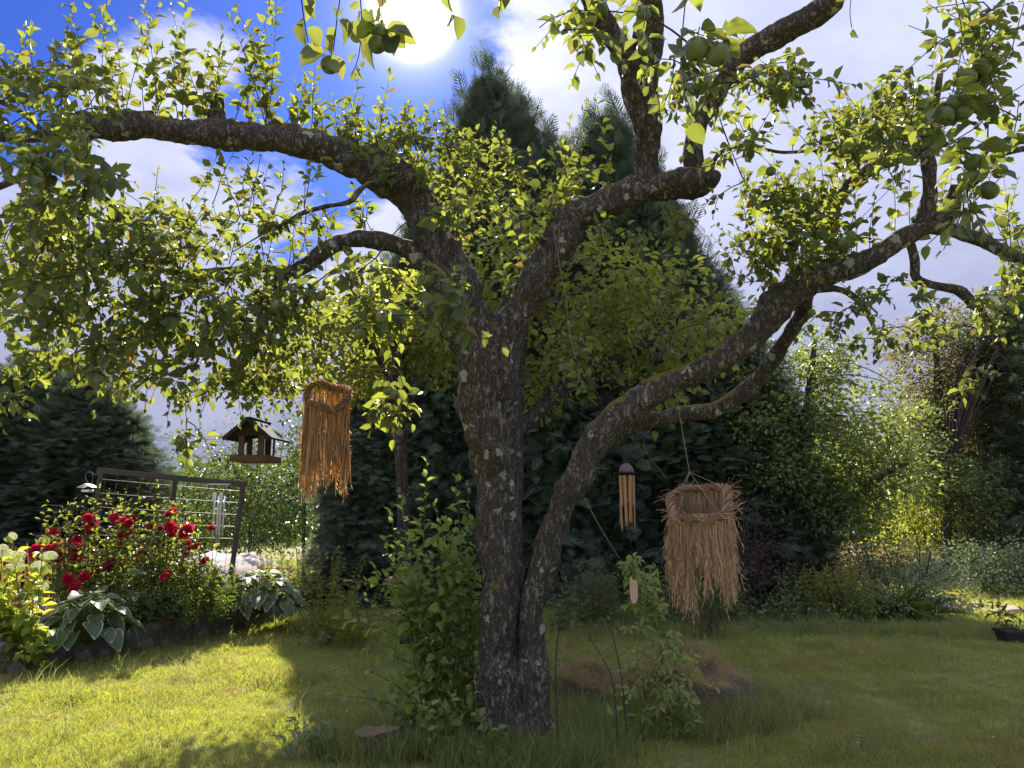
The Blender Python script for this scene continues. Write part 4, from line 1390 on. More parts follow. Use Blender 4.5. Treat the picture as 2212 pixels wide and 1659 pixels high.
def rel(base, x, y, d):
    return at(x, y, d) - np.array([base[0], base[1], 0])


def pxblob(base, x, y, rx, ry, d, rd):
    p = rel(base, x, y, d)
    k = d / FPX
    return (p[0], p[1], p[2], rx * k, rd, ry * k)


def pxspec(base, pts):
    out = []
    for (x, y, r, d) in pts:
        p = rel(base, x, y, d)
        out.append(list(p) + [r * d / FPX])
    return out


# second old apple tree, its trunk partly hidden by the big one
b = gr(1104, 1440)
dB = b[1]
broad_tree('apple_tree', 'smaller apple tree with pale trunk half hidden behind the old forked trunk', 'tree', b,
           [pxspec(b, [(1104, 1450, 30, dB), (1104, 1200, 24, dB), (1108, 950, 22, dB), (1115, 800, 20, dB), (1130, 640, 14, dB), (1120, 480, 8, dB)]),
            pxspec(b, [(1108, 940, 16, dB), (1230, 830, 14, dB + .3), (1400, 740, 10, dB + .4), (1520, 640, 6, dB + .3)]),
            pxspec(b, [(1108, 900, 14, dB), (1010, 780, 12, dB + .3), (930, 690, 9, dB + .5), (860, 640, 6, dB + .5)])],
           [pxblob(b, 1070, 560, 110, 120, dB + .2, .8), pxblob(b, 1300, 590, 130, 90, dB + .3, .8), pxblob(b, 1420, 680, 160, 110, dB + .4, .8), pxblob(b, 1520, 720, 110, 90, dB + .4, .6),
            pxblob(b, 1250, 740, 120, 90, dB + .4, .7), pxblob(b, 930, 680, 110, 90, dB + .5, .8), pxblob(b, 1180, 470, 90, 80, dB + .5, .6), pxblob(b, 1150, 850, 90, 60, dB + .5, .5), pxblob(b, 1400, 840, 80, 60, dB + .5, .5)],
           5200, .095, M['back_leaf'], M['bark_back'], LEAF_MID, .6, 21)

b = gr(870, 1400)
dB = b[1]
broad_tree('apple_tree', 'apple tree with dark bent boughs between the straw fringe and the thuja hedge', 'tree', b,
           [pxspec(b, [(880, 1400, 15, dB), (872, 1150, 13, dB), (866, 950, 13, dB), (866, 790, 13, dB), (880, 740, 13, dB), (960, 725, 10, dB)]),
            pxspec(b, [(866, 860, 12, dB), (800, 740, 10, dB), (720, 700, 8, dB), (650, 740, 6, dB), (610, 800, 4, dB)]),
            pxspec(b, [(866, 800, 10, dB), (830, 690, 8, dB), (760, 600, 5, dB)])],
           [pxblob(b, 800, 680, 120, 90, dB, .8), pxblob(b, 660, 760, 120, 90, dB, .8), pxblob(b, 930, 760, 90, 70, dB + .2, .6), pxblob(b, 770, 800, 90, 60, dB, .6)],
           3600, .090, M['back_leaf'], M['bark_back'], LEAF_MID, .6, 22)

# fruit tree on the right
b = gr(1738, 1312)
dR = b[1]
broad_tree('fruit_tree', 'spreading fruit tree with slanting bough standing in the shaded border', 'tree', b,
           [pxspec(b, [(1740, 1320, 26, dR), (1734, 1230, 20, dR), (1728, 1120, 18, dR), (1728, 1030, 17, dR), (1740, 930, 13, dR), (1752, 820, 9, dR), (1760, 740, 5, dR)]),
            pxspec(b, [(1742, 1215, 15, dR), (1790, 1140, 13, dR - .2), (1850, 1080, 11, dR - .3), (1900, 1030, 8, dR - .3), (1960, 1000, 5, dR - .3)]),
            pxspec(b, [(1730, 1050, 12, dR), (1680, 960, 9, dR), (1640, 880, 6, dR)])],
           [pxblob(b, 1720, 850, 110, 110, dR, .9), pxblob(b, 1620, 930, 70, 110, dR, .7), pxblob(b, 1760, 980, 130, 90, dR, .9), pxblob(b, 1850, 900, 80, 90, dR, .8), pxblob(b, 1680, 1040, 80, 60, dR - .2, .6), pxblob(b, 1870, 1050, 90, 60, dR, .7), pxblob(b, 1780, 760, 60, 60, dR, .5), pxblob(b, 1770, 1100, 80, 40, dR - .2, .5), pxblob(b, 1910, 1010, 80, 60, dR - .4, .5), pxblob(b, 1850, 1110, 60, 40, dR - .5, .4)],
           15000, .092, M['fruit_leaf'], M['bark_back'], LEAF_LO, .62, 23)

# trees and shrubs further back on the right
b = np.array([10.4, 18.0, 0])
broad_tree('garden_tree', 'tall olive-leaved tree rising above the shrubs beyond the sunny lawn', 'tree', b,
           [pxspec(b, [(2060, 1230, 16, 18), (2045, 1100, 14, 18), (2030, 900, 10, 18), (2020, 720, 5, 18)]), pxspec(b, [(2140, 1200, 14, 18), (2125, 1050, 11, 18), (2110, 850, 7, 18)])],
           [pxblob(b, 2010, 800, 80, 130, 18, 1.2), pxblob(b, 2090, 760, 80, 110, 18, 1.2), pxblob(b, 1980, 950, 70, 70, 18, 1.0), pxblob(b, 2060, 930, 80, 90, 18, 1.0), pxblob(b, 2060, 1050, 90, 60, 18, 1.0), pxblob(b, 2150, 900, 60, 120, 18.5, 1.0)],
           16000, .12, M['olive_leaf'], M['twig'], LEAF_LO, .45, 24)
b = gr(2000, 1262)
broad_tree('plum_tree', 'young plum tree with sunlit yellow-green leaves beyond the fruit tree', 'tree', b,
           [pxspec(b, [(2040, 1262, 8, b[1]), (2045, 1150, 7, b[1]), (2050, 1000, 5, b[1])])],
           [pxblob(b, 1960, 1010, 70, 70, b[1], .7), pxblob(b, 2060, 1040, 80, 70, b[1], .7), pxblob(b, 2110, 1090, 50, 60, b[1], .6), pxblob(b, 1980, 920, 60, 60, b[1], .6), pxblob(b, 2140, 780, 60, 110, b[1] + 1, .8), pxblob(b, 2190, 700, 50, 80, b[1] + 1, .8)],
           6500, .10, M['shade_leaf'], M['bark_back'], LEAF_LO, .6, 25)


def shrub(x, y, rx, h, label, n, L, mat, seed, d=None, z=None, name='shrub', cat='shrub', group=None, aspect=.55, ry=None, tpl=LEAF_LO, stems=7):
    p = gr(x, y) if d is None else np.array([at(x, 1106, d)[0], d, 0])
    g = np.random.default_rng(seed)
    specs = []
    for k in range(stems):
        a = g.random() * 6.28
        e = np.array([math.cos(a) * rx * .6 * g.random(), math.sin(a) * rx * .6 * g.random(), h * g.uniform(.6, .95)])
        s0 = e * np.array([.25, .25, 0])
        specs.append([list(s0) + [.014], list((s0 + e) / 2 + np.array([0, 0, .05 * h])) + [.010], list(e) + [.004]])
    ry = ry or rx
    bl = []
    for k in range(6):
        a = k * 1.05 + g.random()
        bl.append((math.cos(a) * rx * .5, math.sin(a) * ry * .5, h * g.uniform(.3, .72), rx * .5, ry * .5, h * .28))
    bl.append((0, 0, h * .72, rx * .5, ry * .5, h * .28))
    bl.append((0, 0, h * .28, rx * .7, ry * .7, h * .24))
    o = broad_tree(name, label, cat, p, [], bl, n, L, mat, M['twig'], tpl, aspect, seed, group, .35, False)
    mb = MB()
    for sp in specs:
        s_ = np.array(sp)
        mb.tube(spline(s_[:, :3], .12), .010, 5, cap=False)
    tag(obj('stem', mb.mesh('stem', smooth=True), M['twig'], o), kind='stuff')
    return o


# leafy hedge behind the trellis and the feeder
for k, (x, d, rx, h, n) in enumerate([(430, 18.4, 1.5, 3.3, 4800), (545, 18.0, 1.6, 3.8, 6000), (665, 17.4, 1.5, 4.2, 6000), (345, 19.0, 1.1, 2.4, 2600)]):
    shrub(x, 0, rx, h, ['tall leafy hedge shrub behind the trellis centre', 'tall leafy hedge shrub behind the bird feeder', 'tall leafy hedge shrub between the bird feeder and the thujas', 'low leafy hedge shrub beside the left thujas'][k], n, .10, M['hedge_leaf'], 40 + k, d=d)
shrub(1610, 0, .8, 1.75, 'dark purple-leaved shrub behind the fringed straw hanging', 3000, .055, M['purple_leaf'], 50, d=11.6)
shrub(1960, 0, 1.0, 1.15, 'bushy shrub with pale sunlit tips beside the strap-leaved clump', 4200, .055, M['silver_leaf'], 51, d=11.3)
shrub(1880, 0, .7, 1.5, 'narrow fine-leaved shrub right of the fruit tree', 3000, .055, M['shade_leaf'], 52, d=12.0)
shrub(2110, 0, .8, 1.0, 'low silvery shrub across the sunny lawn', 2500, .07, M['silver_leaf'], 53, d=14.6)
shrub(2215, 0, .7, 1.2, 'silvery shrub beneath the dark conifer', 2200, .07, M['silver_leaf'], 54, d=14.0)
shrub(2000, 0, 1.6, 2.7, 'broad yellow-green shrub beneath the olive-leaved tree', 6000, .09, M['back_leaf'], 55, d=17.5)
shrub(2130, 0, 1.6, 1.1, 'dark brushy shrub at the far edge of the sunny lawn', 3000, .07, M['hedge_leaf'], 56, d=16.5)
shrub(1800, 0, .55, .85, 'golden feathery shrub at the foot of the fruit tree', 2200, .05, M['gold_leaf'], 57, d=10.9)

# dense backing shrubs and trees that close the right side
for k, (x, d, rx, h, n, lab) in enumerate([(1640, 15.2, 1.1, 3.7, 7000, 'dense dark shrub directly behind the fruit tree'), (1725, 15.6, 1.0, 3.4, 6500, 'dense dark shrub behind the drooping side of the fruit tree'),
                                         (1880, 22.5, 2.2, 4.3, 7000, 'dense tree behind the yellow-green shrub'), (2010, 23.0, 2.2, 5.4, 8000, 'dense tree behind the olive-leaved tree'), (2130, 22.0, 2.2, 6.6, 9000, 'tall dense tree between the olive-leaved tree and the dark conifer'), (2230, 23.0, 2.2, 6.8, 8000, 'tall dense tree behind the dark conifer')]):
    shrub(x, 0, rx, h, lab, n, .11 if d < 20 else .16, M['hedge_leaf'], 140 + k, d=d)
conifer(2165, 690, 19.5, 'dark evergreen standing left of the shadowed conifer', None, LOOSE, M['thuja'], 1.3)

# distant woodland that closes the view
mb = MB()
g = np.random.default_rng(77)
for k in range(90):
    a = -1.0 + 2.0 * (k + g.random()) / 90
    dd = g.uniform(42, 60)
    c = np.array([math.sin(a) * dd, math.cos(a) * dd, 0])
    h, rr = g.uniform(3.0, 5.2), g.uniform(2.2, 3.6)
    n = 260
    u = unit(g.normal(0, 1, (n, 3)))
    P = c + u * np.array([rr, rr, h / 2]) * (.75 + .4 * g.random((n, 1))) + np.array([0, 0, h / 2])
    P[:, 2] = np.maximum(P[:, 2], .1)
    V_, q_, t_ = leaf_verts(LEAF_LO, P, u + g.normal(0, .6, (n, 3)), u + g.normal(0, .6, (n, 3)), np.full(n, .75), np.full(n, .6))
    mb.add(V_, q_, a=np.repeat(g.random(n), 4))
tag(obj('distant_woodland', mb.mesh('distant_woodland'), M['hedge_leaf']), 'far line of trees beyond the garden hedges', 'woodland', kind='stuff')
# ------------------------------------------------------------------ leafy suckers beside the trunk
b = gr(965, 1598)
dS = b[1]
bush = thing('sucker_bush', 'leafy green sucker bush crowding the left foot of the apple trunk', 'bush', b)
SB = Plant(.64)


def sucker(x0, y0, d0, x1, y1, d1, L=.075, gap=.034, bow=.06, start=.2, r=.006, droop=.15):
    a = at(x0, y0, d0)
    e = at(x1, y1, d1)
    m = (a + e) / 2 + np.array([rng.normal(0, .03), rng.normal(0, .03), bow])
    l = np.linalg.norm(e - a)
    SB.shoot([a, m, e], r, max(6, int(l * (1 - start) / gap)), L, start, 58, droop, k=5, rmin=.002, nj=.5, tipsmall=.4)


for (x, y, dd) in [(922, 1000, 0), (868, 1075, -.1), (985, 1035, .05), (1012, 1050, .1), (1022, 1120, .05), (845, 1110, .1), (828, 1165, -.05), (940, 1085, -.1), (900, 1130, .1), (965, 1120, -.15), (1000, 1160, -.2), (870, 1190, -.2), (1018, 1210, -.1), (930, 1200, .1), (810, 1230, .1), (955, 1170, .2)]:
    sucker(rng.uniform(920, 1035), 1600, dS + rng.uniform(-.15, .15), x, y, dS + dd, .100, .036)
for (x, y, dd) in [(728, 1335, .0), (790, 1400, -.05), (722, 1500, -.1), (745, 1470, .05), (755, 1255, .15), (790, 1290, .1), (800, 1450, -.15), (820, 1350, .2), (830, 1510, -.3), (860, 1300, -.2), (850, 1420, .1)]:
    a = (rng.uniform(900, 960), y + rng.uniform(40, 150))
    sucker(a[0], a[1], dS, x, y, dS + dd, .088, .034, .03, .3)
for k in range(95):
    x = rng.uniform(835, 1045)
    y = rng.uniform(1120, 1600)
    if x < 870 and y < 1200:
        continue
    a = at(rng.uniform(930, 1040), min(1625, y + rng.uniform(120, 260)), dS + rng.uniform(-.1, .2))
    e = at(x, y, dS + rng.uniform(-.28, .28))
    SB.shoot([a, (a + e) / 2 + rng.normal(0, .03, 3), e], .004, 8, .098, .45, 58, .2, k=4, rmin=.002)
for k in range(16):
    x = rng.uniform(930, 1090)
    e = at(x, rng.uniform(1500, 1640), dS - rng.uniform(.25, .6))
    a = np.array([e[0] + rng.normal(0, .08), e[1] + .2, .0])
    SB.shoot([a, (a + e) / 2 + np.array([0, 0, .08]), e], .004, 8, .080, .3, 58, .25, k=4, rmin=.002)
SB.build(bush, b, M['bush_leaf'], M['green_stem'], LEAF_MID, single=300)

# ------------------------------------------------------------------ hostas
def hosta_leaf():
    rows = [(0, .02), (.07, .30), (.2, .46), (.4, .50), (.62, .42), (.82, .24), (.94, .10), (1, .01)]
    cols = [-1, -.84, -.4, 0, .4, .84, 1]
    V, E = [], []
    for (u, hw) in rows:
        for c in cols:
            V.append((u, c * hw, .20 * abs(c) ** 1.4 * hw - .34 * u * u + .02 * math.sin(9 * u + c * 4) * abs(c)))
            E.append(max(abs(c), .4 + u * .56 if u > .8 else 0) if abs(c) < 1 else 1.0)
    n = len(cols)
    F = [(i * n + k, (i + 1) * n + k, (i + 1) * n + k + 1, i * n + k + 1) for i in range(len(rows) - 1) for k in range(n - 1)]
    return np.array(V), np.array(F), np.array(E)


HV, HF, HE = hosta_leaf()
HOSTA = []
for k in range(5):
    V2 = HV.copy()
    V2[:, 2] += V2[:, 0] ** 2 * (.12 - .09 * k) + .10 * math.sin(k * 2.3) * V2[:, 0] * V2[:, 1] * 3
    HOSTA.append(mesh('leaf', V2, [HF], {'edge': HE}, True))


def hosta(p, rad, n, L, label, seed, squash=1.0):
    g = np.random.default_rng(seed)
    o = thing('hosta', label, 'hosta', p)
    st = MB()
    for k in range(n):
        f = math.sqrt((k + .5) / n)
        az = k * 2.4 + g.normal(0, .2)
        rr = rad * f * g.uniform(.85, 1.1)
        z = (.42 - .36 * f ** 1.8) * squash + g.normal(0, .02)
        q = np.array([math.cos(az) * rr * .62, math.sin(az) * rr * .62, z + .05])
        tilt = .55 - 1.05 * f + g.normal(0, .12)
        D = np.array([math.cos(az) * math.cos(tilt), math.sin(az) * math.cos(tilt), math.sin(tilt)])
        N = np.array([0, 0, 1.0]) + g.normal(0, .22, 3)
        Y = unit(np.cross(N, D))
        Z = np.cross(D, Y)
        l = L * g.uniform(.8, 1.15) * (.75 + .35 * f)
        lf = obj('leaf', HOSTA[k % 5], M['hosta'], o)
        Mx = np.eye(4)
        Mx[:3, 0], Mx[:3, 1], Mx[:3, 2], Mx[:3, 3] = D * l, Y * l * .74, Z * l, q
        lf.matrix_local = Matrix([list(map(float, r_)) for r_ in Mx])
        st.tube(spline([np.array([q[0] * .1, q[1] * .1, -.05]), q * np.array([.55, .55, .75]), q + D * .02], .06), .006, 4, cap=False)
    tag(obj('stem', st.mesh('stem', smooth=True), M['green_stem'], o), kind='stuff')
    return o


hp = at(190, 1352, 8.15)
hp[2] = .22
hosta(hp, .62, 70, .21, 'large hosta with white-edged leaves draped over the stone wall below the roses', 5)
hp2 = at(562, 1300, 10.15)
hp2[2] = .27
hosta(hp2, .72, 80, .23, 'sunlit white-edged hosta at the far corner of the stone wall', 6, 1.05)
hp3 = at(250, 1310, 8.9)
hp3[2] = .25
hosta(hp3, .42, 16, .30, 'narrow upright hosta behind the large draped one', 7, 1.3)

# ------------------------------------------------------------------ rose bush on the trellis
def rose_mesh(seed):
    g = np.random.default_rng(seed)
    mb = MB()
    pet = leaf_template([(.2, .36), (.5, .56), (.8, .5)], -.35, .35, .03)
    for ring, (n, rad, tilt, L) in enumerate([(3, .05, 1.45, .55), (4, .12, 1.25, .65), (5, .20, .95, .75), (6, .26, .6, .85), (7, .28, .15, .9), (7, .26, -.3, .8)]):
        for k in range(n):
            az = 2 * math.pi * k / n + ring * .7 + g.normal(0, .12)
            tl = tilt + g.normal(0, .12)
            D = np.array([[math.cos(az) * math.cos(tl), math.sin(az) * math.cos(tl), math.sin(tl)]])
            N = np.array([[-math.cos(az) * math.sin(tl), -math.sin(az) * math.sin(tl), math.cos(tl)]])
            P = np.array([[math.cos(az) * rad * .5, math.sin(az) * rad * .5, -.1]])
            V_, q_, t_ = leaf_verts(pet, P, D, N, [L], [L * .85])
            mb.add(V_, q_, t_, a=g.random())
    return mb.mesh('rose', smooth=True)


ROSE = [rose_mesh(k) for k in range(4)]
b = at(300, 1300, 9.75)
b[2] = .28
rb = thing('rose_bush', 'climbing rose bush full of crimson blooms around the wooden trellis', 'rose', b)
RB = Plant(.62)
ROSES = [(650, 530, 34), (632, 490, 26), (692, 545, 26), (655, 575, 24), (388, 598, 36), (415, 652, 22), (345, 620, 22), (262, 706, 26), (245, 752, 26), (350, 712, 26), (400, 690, 18), (420, 740, 22), (546, 650, 28), (542, 702, 30), (520, 670, 22), (432, 784, 26), (540, 775, 32), (515, 790, 18), (828, 482, 26), (840, 518, 24), (888, 500, 18), (912, 535, 24), (958, 496, 28), (930, 520, 20), (900, 602, 24), (932, 586, 22), (872, 666, 14), (1080, 545, 20), (1240, 445, 26), (1212, 462, 18), (1225, 555, 32), (1272, 580, 22), (1235, 610, 14), (1350, 588, 44), (1356, 668, 16), (1365, 712, 22), (1420, 686, 18), (1385, 700, 18), (1342, 745, 14), (1480, 792, 22), (1020, 730, 18), (800, 822, 36), (780, 845, 24), (982, 802, 16), (490, 930, 30), (605, 920, 30), (550, 1000, 40), (520, 1005, 20), (1190, 915, 26), (1522, 560, 18), (1225, 1225, 14), (1225, 870, 10), (870, 610, 16), (1150, 560, 14)]
for k, (zx, zy, zr) in enumerate(ROSES):
    x, y = zx * .3, 973.5 + zy * .3
    d = 9.2 + rng.uniform(-.15, .25) - (.45 if zy > 850 else 0) - (.35 if zx < 560 else 0)
    p = at(x, y, d)
    r = zr * .3 * d / FPX * 1.5
    o = obj('rose', ROSE[k % 4], M['petal_red'], rb, p - b)
    o.scale = (r,) * 3
    v = unit(np.array([rng.normal(0, .5), -.8 + rng.normal(0, .3), .7]))
    o.rotation_euler = Vector(v).to_track_quat('Z', 'Y').to_euler()
    root = np.array([b[0] + rng.normal(-.1, .7), b[1] + rng.normal(0, .15), .25])
    RB.shoot([root, (root + p) / 2 + np.array([0, 0, .15]), p], .006, 7, .062, .45, 60, .2, k=4, rmin=.003)
for k in range(230):
    x, y = rng.uniform(90, 470), rng.uniform(1065, 1270)
    if y < 1090 and (x < 190 or x > 330):
        continue
    if 370 < x and 1165 < y < 1215 and rng.random() < .8:
        continue
    if x > 400 and y < 1120 and rng.random() < .7:
        continue
    d = 9.35 + rng.uniform(-.35, .4) - (.4 if x < 170 else 0)
    p = at(x, y, d)
    root = np.array([p[0] + rng.normal(0, .2), d + .1, .25])
    RB.shoot([root, (root + p) / 2 + rng.normal(0, .05, 3), p, p + np.array([rng.normal(0, .1), rng.normal(0, .1), .08])], .005, 12, .095, .35, 60, .2, k=4, rmin=.003)
# a few long sunlit shoots above the rail
for (x, y) in [(235, 1060), (330, 1075), (300, 1055), (340, 1040), (395, 1100), (270, 1060)]:
    p = at(x, y, 9.6)
    root = np.array([p[0] + .1, 9.6, .3])
    RB.shoot([root, (root + p) / 2, p], .006, 16, .09, .5, 55, .2, k=4, rmin=.003)
RB.build(rb, b, M['rose_leaf'], M['red_stem'], LEAF_MID)

# ------------------------------------------------------------------ hydrangea at the left edge
b = at(30, 1400, 7.55)
b[2] = 0.0
hy = thing('hydrangea', 'yellow-green hydrangea with creamy flower heads at the wall end', 'hydrangea', b)
HY = Plant(.70)
heads = [(105, 790, 46), (130, 842, 40), (75, 845, 34), (285, 845, 52), (355, 762, 44), (290, 985, 44), (92, 615, 28), (35, 742, 40), (142, 752, 36), (20, 700, 30), (60, 1010, 26)]
hg = np.random.default_rng(5)


def floret_head():
    mb = MB()
    n = 150
    i = np.arange(n) + .5
    ph = np.arccos(1 - 1.55 * i / n)
    th = i * 2.39996
    S_ = np.stack([np.cos(th) * np.sin(ph), np.sin(th) * np.sin(ph), np.cos(ph) * .72], -1)
    for k in range(n):
        nrm = unit(S_[k] * np.array([1, 1, 1.4]) + hg.normal(0, .15, 3))
        t1 = unit(np.cross(nrm, [0.3, .2, 1]))
        t2 = np.cross(nrm, t1)
        c = S_[k] * (.92 + .12 * hg.random())
        a0 = hg.random() * 1.57
        for m_ in range(4):
            a = a0 + m_ * 1.571
            d = t1 * math.cos(a) + t2 * math.sin(a)
            e = np.cross(nrm, d)
            mb.add(np.array([c, c + d * .09 + e * .06 + nrm * .02, c + d * .15, c + d * .09 - e * .06 + nrm * .02]), [(0, 1, 2, 3)], a=hg.random())
    return mb.mesh('flower_head')


FH = [floret_head() for _ in range(2)]
for k, (zx, zy, zr) in enumerate(heads):
    d = 7.55 + hg.uniform(-.2, .2)
    p = at(zx * .3, 973.5 + zy * .3, d)
    r = zr * .3 * d / FPX * 1.15
    o = obj('flower_head', FH[k % 2], M['petal_cream'], hy, p - b)
    o.scale = (r,) * 3
    o.rotation_euler = (hg.normal(0, .3), hg.normal(0, .3), hg.random() * 6)
    root = np.array([b[0] + hg.normal(0, .2), b[1] + hg.normal(0, .1), 0])
    HY.shoot([root, (root + p) / 2 + np.array([0, 0, .1]), p - np.array([0, 0, r * .5])], .006, 10, .125, .35, 62, .25, k=5, rmin=.003, nj=.35, tipsmall=.2)
for k in range(46):
    x, y = hg.uniform(-60, 105), hg.uniform(1170, 1420)
    p = at(x, y, 7.5 + hg.uniform(-.3, .35))
    root = np.array([p[0] * .5 + b[0] * .5, 7.6, 0])
    HY.shoot([root, (root + p) / 2 + np.array([0, 0, .05]), p], .005, 8, .125, .45, 62, .25, k=4, rmin=.003, nj=.35, tipsmall=.25)
HY.build(hy, b, M['hydrangea_leaf'], M['green_stem'], LEAF_MID, single=150)

# ------------------------------------------------------------------ herbs: a few kinds, then copies
def herb_mesh(seed, stems, h, spread, L, aspect, gap, ang=55, droop=.2, tpl=LEAF_LANCE, lean=.25):
    global rng
    keep, rng = rng, np.random.default_rng(seed)
    pl = Plant(aspect)
    for k in range(stems):
        a = np.array([rng.normal(0, spread * .3), rng.normal(0, spread * .3), -.03])
        hh = h * rng.uniform(.6, 1.05)
        e = a + np.array([rng.normal(0, lean * h), rng.normal(0, lean * h), hh])
        pl.shoot([a, (a + e) / 2 + np.array([0, 0, .08 * hh]), e], .004, max(4, int(hh / gap)), L, .12, ang, droop, k=4, rmin=.002, nj=.45)
    rng = keep
    P, D, N, LL, r = pl.arrays()
    P[:, 2] = np.maximum(P[:, 2], .01)
    V_, q_, t_ = leaf_verts(tpl, P, D, N, LL, LL * aspect)
    return mesh('foliage', V_, [q_, t_], {'rnd': np.repeat(r, len(tpl[0]))}), pl.tw.mesh('stem', smooth=True)


def herb(name, label, cat, p, meshes, mat, stem=None, group=None, s=1.0, rz=None):
    o = thing(name, label, cat, p, group)
    f = obj('foliage', meshes[0], None, o)
    if not f.data.materials:
        f.data.materials.append(mat)
    elif f.data.materials[0] is not mat:
        f.material_slots[0].link = 'OBJECT'
        f.material_slots[0].material = mat
    tag(f, kind='stuff')
    t_ = tag(obj('stem', meshes[1], stem or M['green_stem'], o), kind='stuff')
    a = rng.uniform(0, 6.28) if rz is None else rz
    for q in (f, t_):
        q.scale = (s, s, s * rng.uniform(.9, 1.12))
        q.rotation_euler = (0, 0, a)
    return o


PHLOX = [herb_mesh(60 + k, 16, .62, .5, .105, .24, .022) for k in range(3)]
for k, (x, y, d, s_) in enumerate([(285, 1330, 8.7, .8), (330, 1325, 9.0, 1.0), (375, 1318, 9.2, 1.05), (420, 1310, 9.5, 1.1), (465, 1305, 9.8, 1.0), (350, 1290, 9.6, 1.1), (440, 1285, 10.0, 1.1), (300, 1290, 9.4, 1.0), (400, 1280, 10.1, 1.0), (250, 1290, 9.2, 1.0), (470, 1330, 9.3, .6), (395, 1335, 8.95, .7)]):
    p = at(x, y, d)
    p[2] = .24
    herb('phlox_plant', 'lance-leaved green perennial growing between the two hostas in the bed', 'plant', p, PHLOX[k % 3], M['phlox_leaf'], None, 'lance-leaved perennials between the hostas', s_)

BROAD = [herb_mesh(70 + k, 12, .42, .5, .10, .55, .05, 62, .25, LEAF_MID, .35) for k in range(3)]
TALL = [herb_mesh(80 + k, 9, .85, .35, .085, .45, .035, 60, .25, LEAF_MID, .22) for k in range(3)]
FEATHER = [herb_mesh(90 + k, 22, .8, .35, .06, .22, .018, 55, .35, LEAF_LANCE, .22) for k in range(2)]
UG = 'low leafy plants in the shaded border below the hedge'
g = np.random.default_rng(31)
for k in range(44):
    x = 1195 + (k + g.random()) * 16.5
    d = g.uniform(9.7, 11.3) + (.25 if x < 1350 else 0)
    p = np.array([at(x, 1106, d)[0], d, 0])
    kind = BROAD[k % 3] if g.random() < .62 else TALL[k % 3]
    herb('border_plant', 'low green leafy plant in the shaded border at the foot of the hedge', 'plant', p, kind, M['shade_leaf'], None, UG, g.uniform(.7, 1.15))
for k, (x, d, s_, mt, lab) in enumerate([
        (730, 9.6, 1.3, 'gold_leaf', 'tall drooping golden-green plant standing between far hosta and sucker bush'),
        (735, 9.1, .7, 'gold_leaf', 'sunlit feathery plant on the grass edge beside the far hosta'),
        (770, 8.8, .9, 'gold_leaf', 'airy sunlit plant just left of the sucker bush'),
        (1290, 10.2, 1.1, 'olive_leaf', 'airy dry-headed plant in the border behind the slanting limb'),
        (1525, 9.5, .75, 'olive_leaf', 'faded brown feathery plant below the fringed straw hanging'),
        (600, 12.6, 1.2, 'gold_leaf', 'feathery plant beside the grey boulder behind the far hosta')]):
    p = np.array([at(x, 1106, d)[0], d, 0])
    herb('feathery_plant', lab, 'plant', p, FEATHER[k % 2], M[mt], None, None, s_)
for k, (x, y, s_, mt, lab) in enumerate([
        (668, 1368, .6, 'shade_leaf', 'dark leafy clump on the lawn beside the far hosta'),
        (700, 1395, .8, 'shade_leaf', 'low dark clump at the foot of the drooping golden plant'),
        (790, 1350, 1.2, 'shade_leaf', 'tall leafy plant behind the sucker bush'),
        (850, 1320, 1.4, 'shade_leaf', 'leafy plant at the foot of the bent apple tree'),
        (640, 1290, 1.1, 'shade_leaf', 'leafy plant behind the far hosta tip'),
        (2090, 1330, .55, 'gold_leaf', 'small sunlit plant beside the round paving on the far lawn'),
        (1440, 1560, .42, 'shade_leaf', 'small weedy clump in front of the mossy rock'),
        (1300, 1545, .5, 'shade_leaf', 'weedy clump between trunk and mossy rock')]):
    p = gr(x, y)
    herb('leafy_plant', lab, 'plant', p, (BROAD + TALL)[k % 6], M[mt], None, None, s_)

# pale peony seedling in the near lawn
p = gr(665, 1640)
herb('peony_seedling', 'small pale plant with upright pointed leaves in the near lawn', 'plant', p, herb_mesh(101, 7, .28, .2, .10, .26, .03, 40, .05, LEAF_LANCE, .4), M['silver_leaf'])

# strap-leaved dark clump
p = gr(1955, 1345)
pl = Plant(.16)
g = np.random.default_rng(8)
n = 60
az = g.random(n) * 6.28
el = g.uniform(.2, 1.3, n)
pl.leaves(np.stack([np.cos(az) * .08, np.sin(az) * .08, np.zeros(n)], -1), np.stack([np.cos(az) * np.cos(el), np.sin(az) * np.cos(el), np.sin(el)], -1), np.array([0, 0, 1.0]) + g.normal(0, .2, (n, 3)), g.uniform(.4, .75, n))
STRAP = leaf_template([(.2, .45), (.45, .5), (.7, .42), (.88, .25)], .55, .2)
o = thing('strap_leaf_clump', 'dark arching clump of long strap leaves at the lawn edge', 'plant', p)
P_, D_, N_, L_, r_ = pl.arrays()
for k in range(len(P_)):
    V_, q_, t_ = leaf_verts(STRAP, P_[k:k + 1], D_[k:k + 1], N_[k:k + 1], L_[k:k + 1], L_[k:k + 1] * .17)
    obj('leaf', mesh('leaf', V_, [q_, t_], {'rnd': np.full(len(V_), r_[k])}, True), M['phlox_leaf'], o)

# ------------------------------------------------------------------ climbing vine with its string
b = gr(1440, 1555)
dV = b[1]
vine = thing('climbing_vine', 'pale green vine with five-part leaves climbing its support beside the mossy rock', 'vine', b)
VN = Plant(.42)
g = rng
main = [at(x, y, dV - .3 - .35 * k / 6) for k, (x, y) in enumerate([(1440, 1555), (1436, 1480), (1425, 1390), (1410, 1330), (1392, 1275), (1365, 1235), (1340, 1208)])]
main[0][2] = -.02
VN.shoot(main, .006, 0, .05, k=5)
S = spline(main, .02)


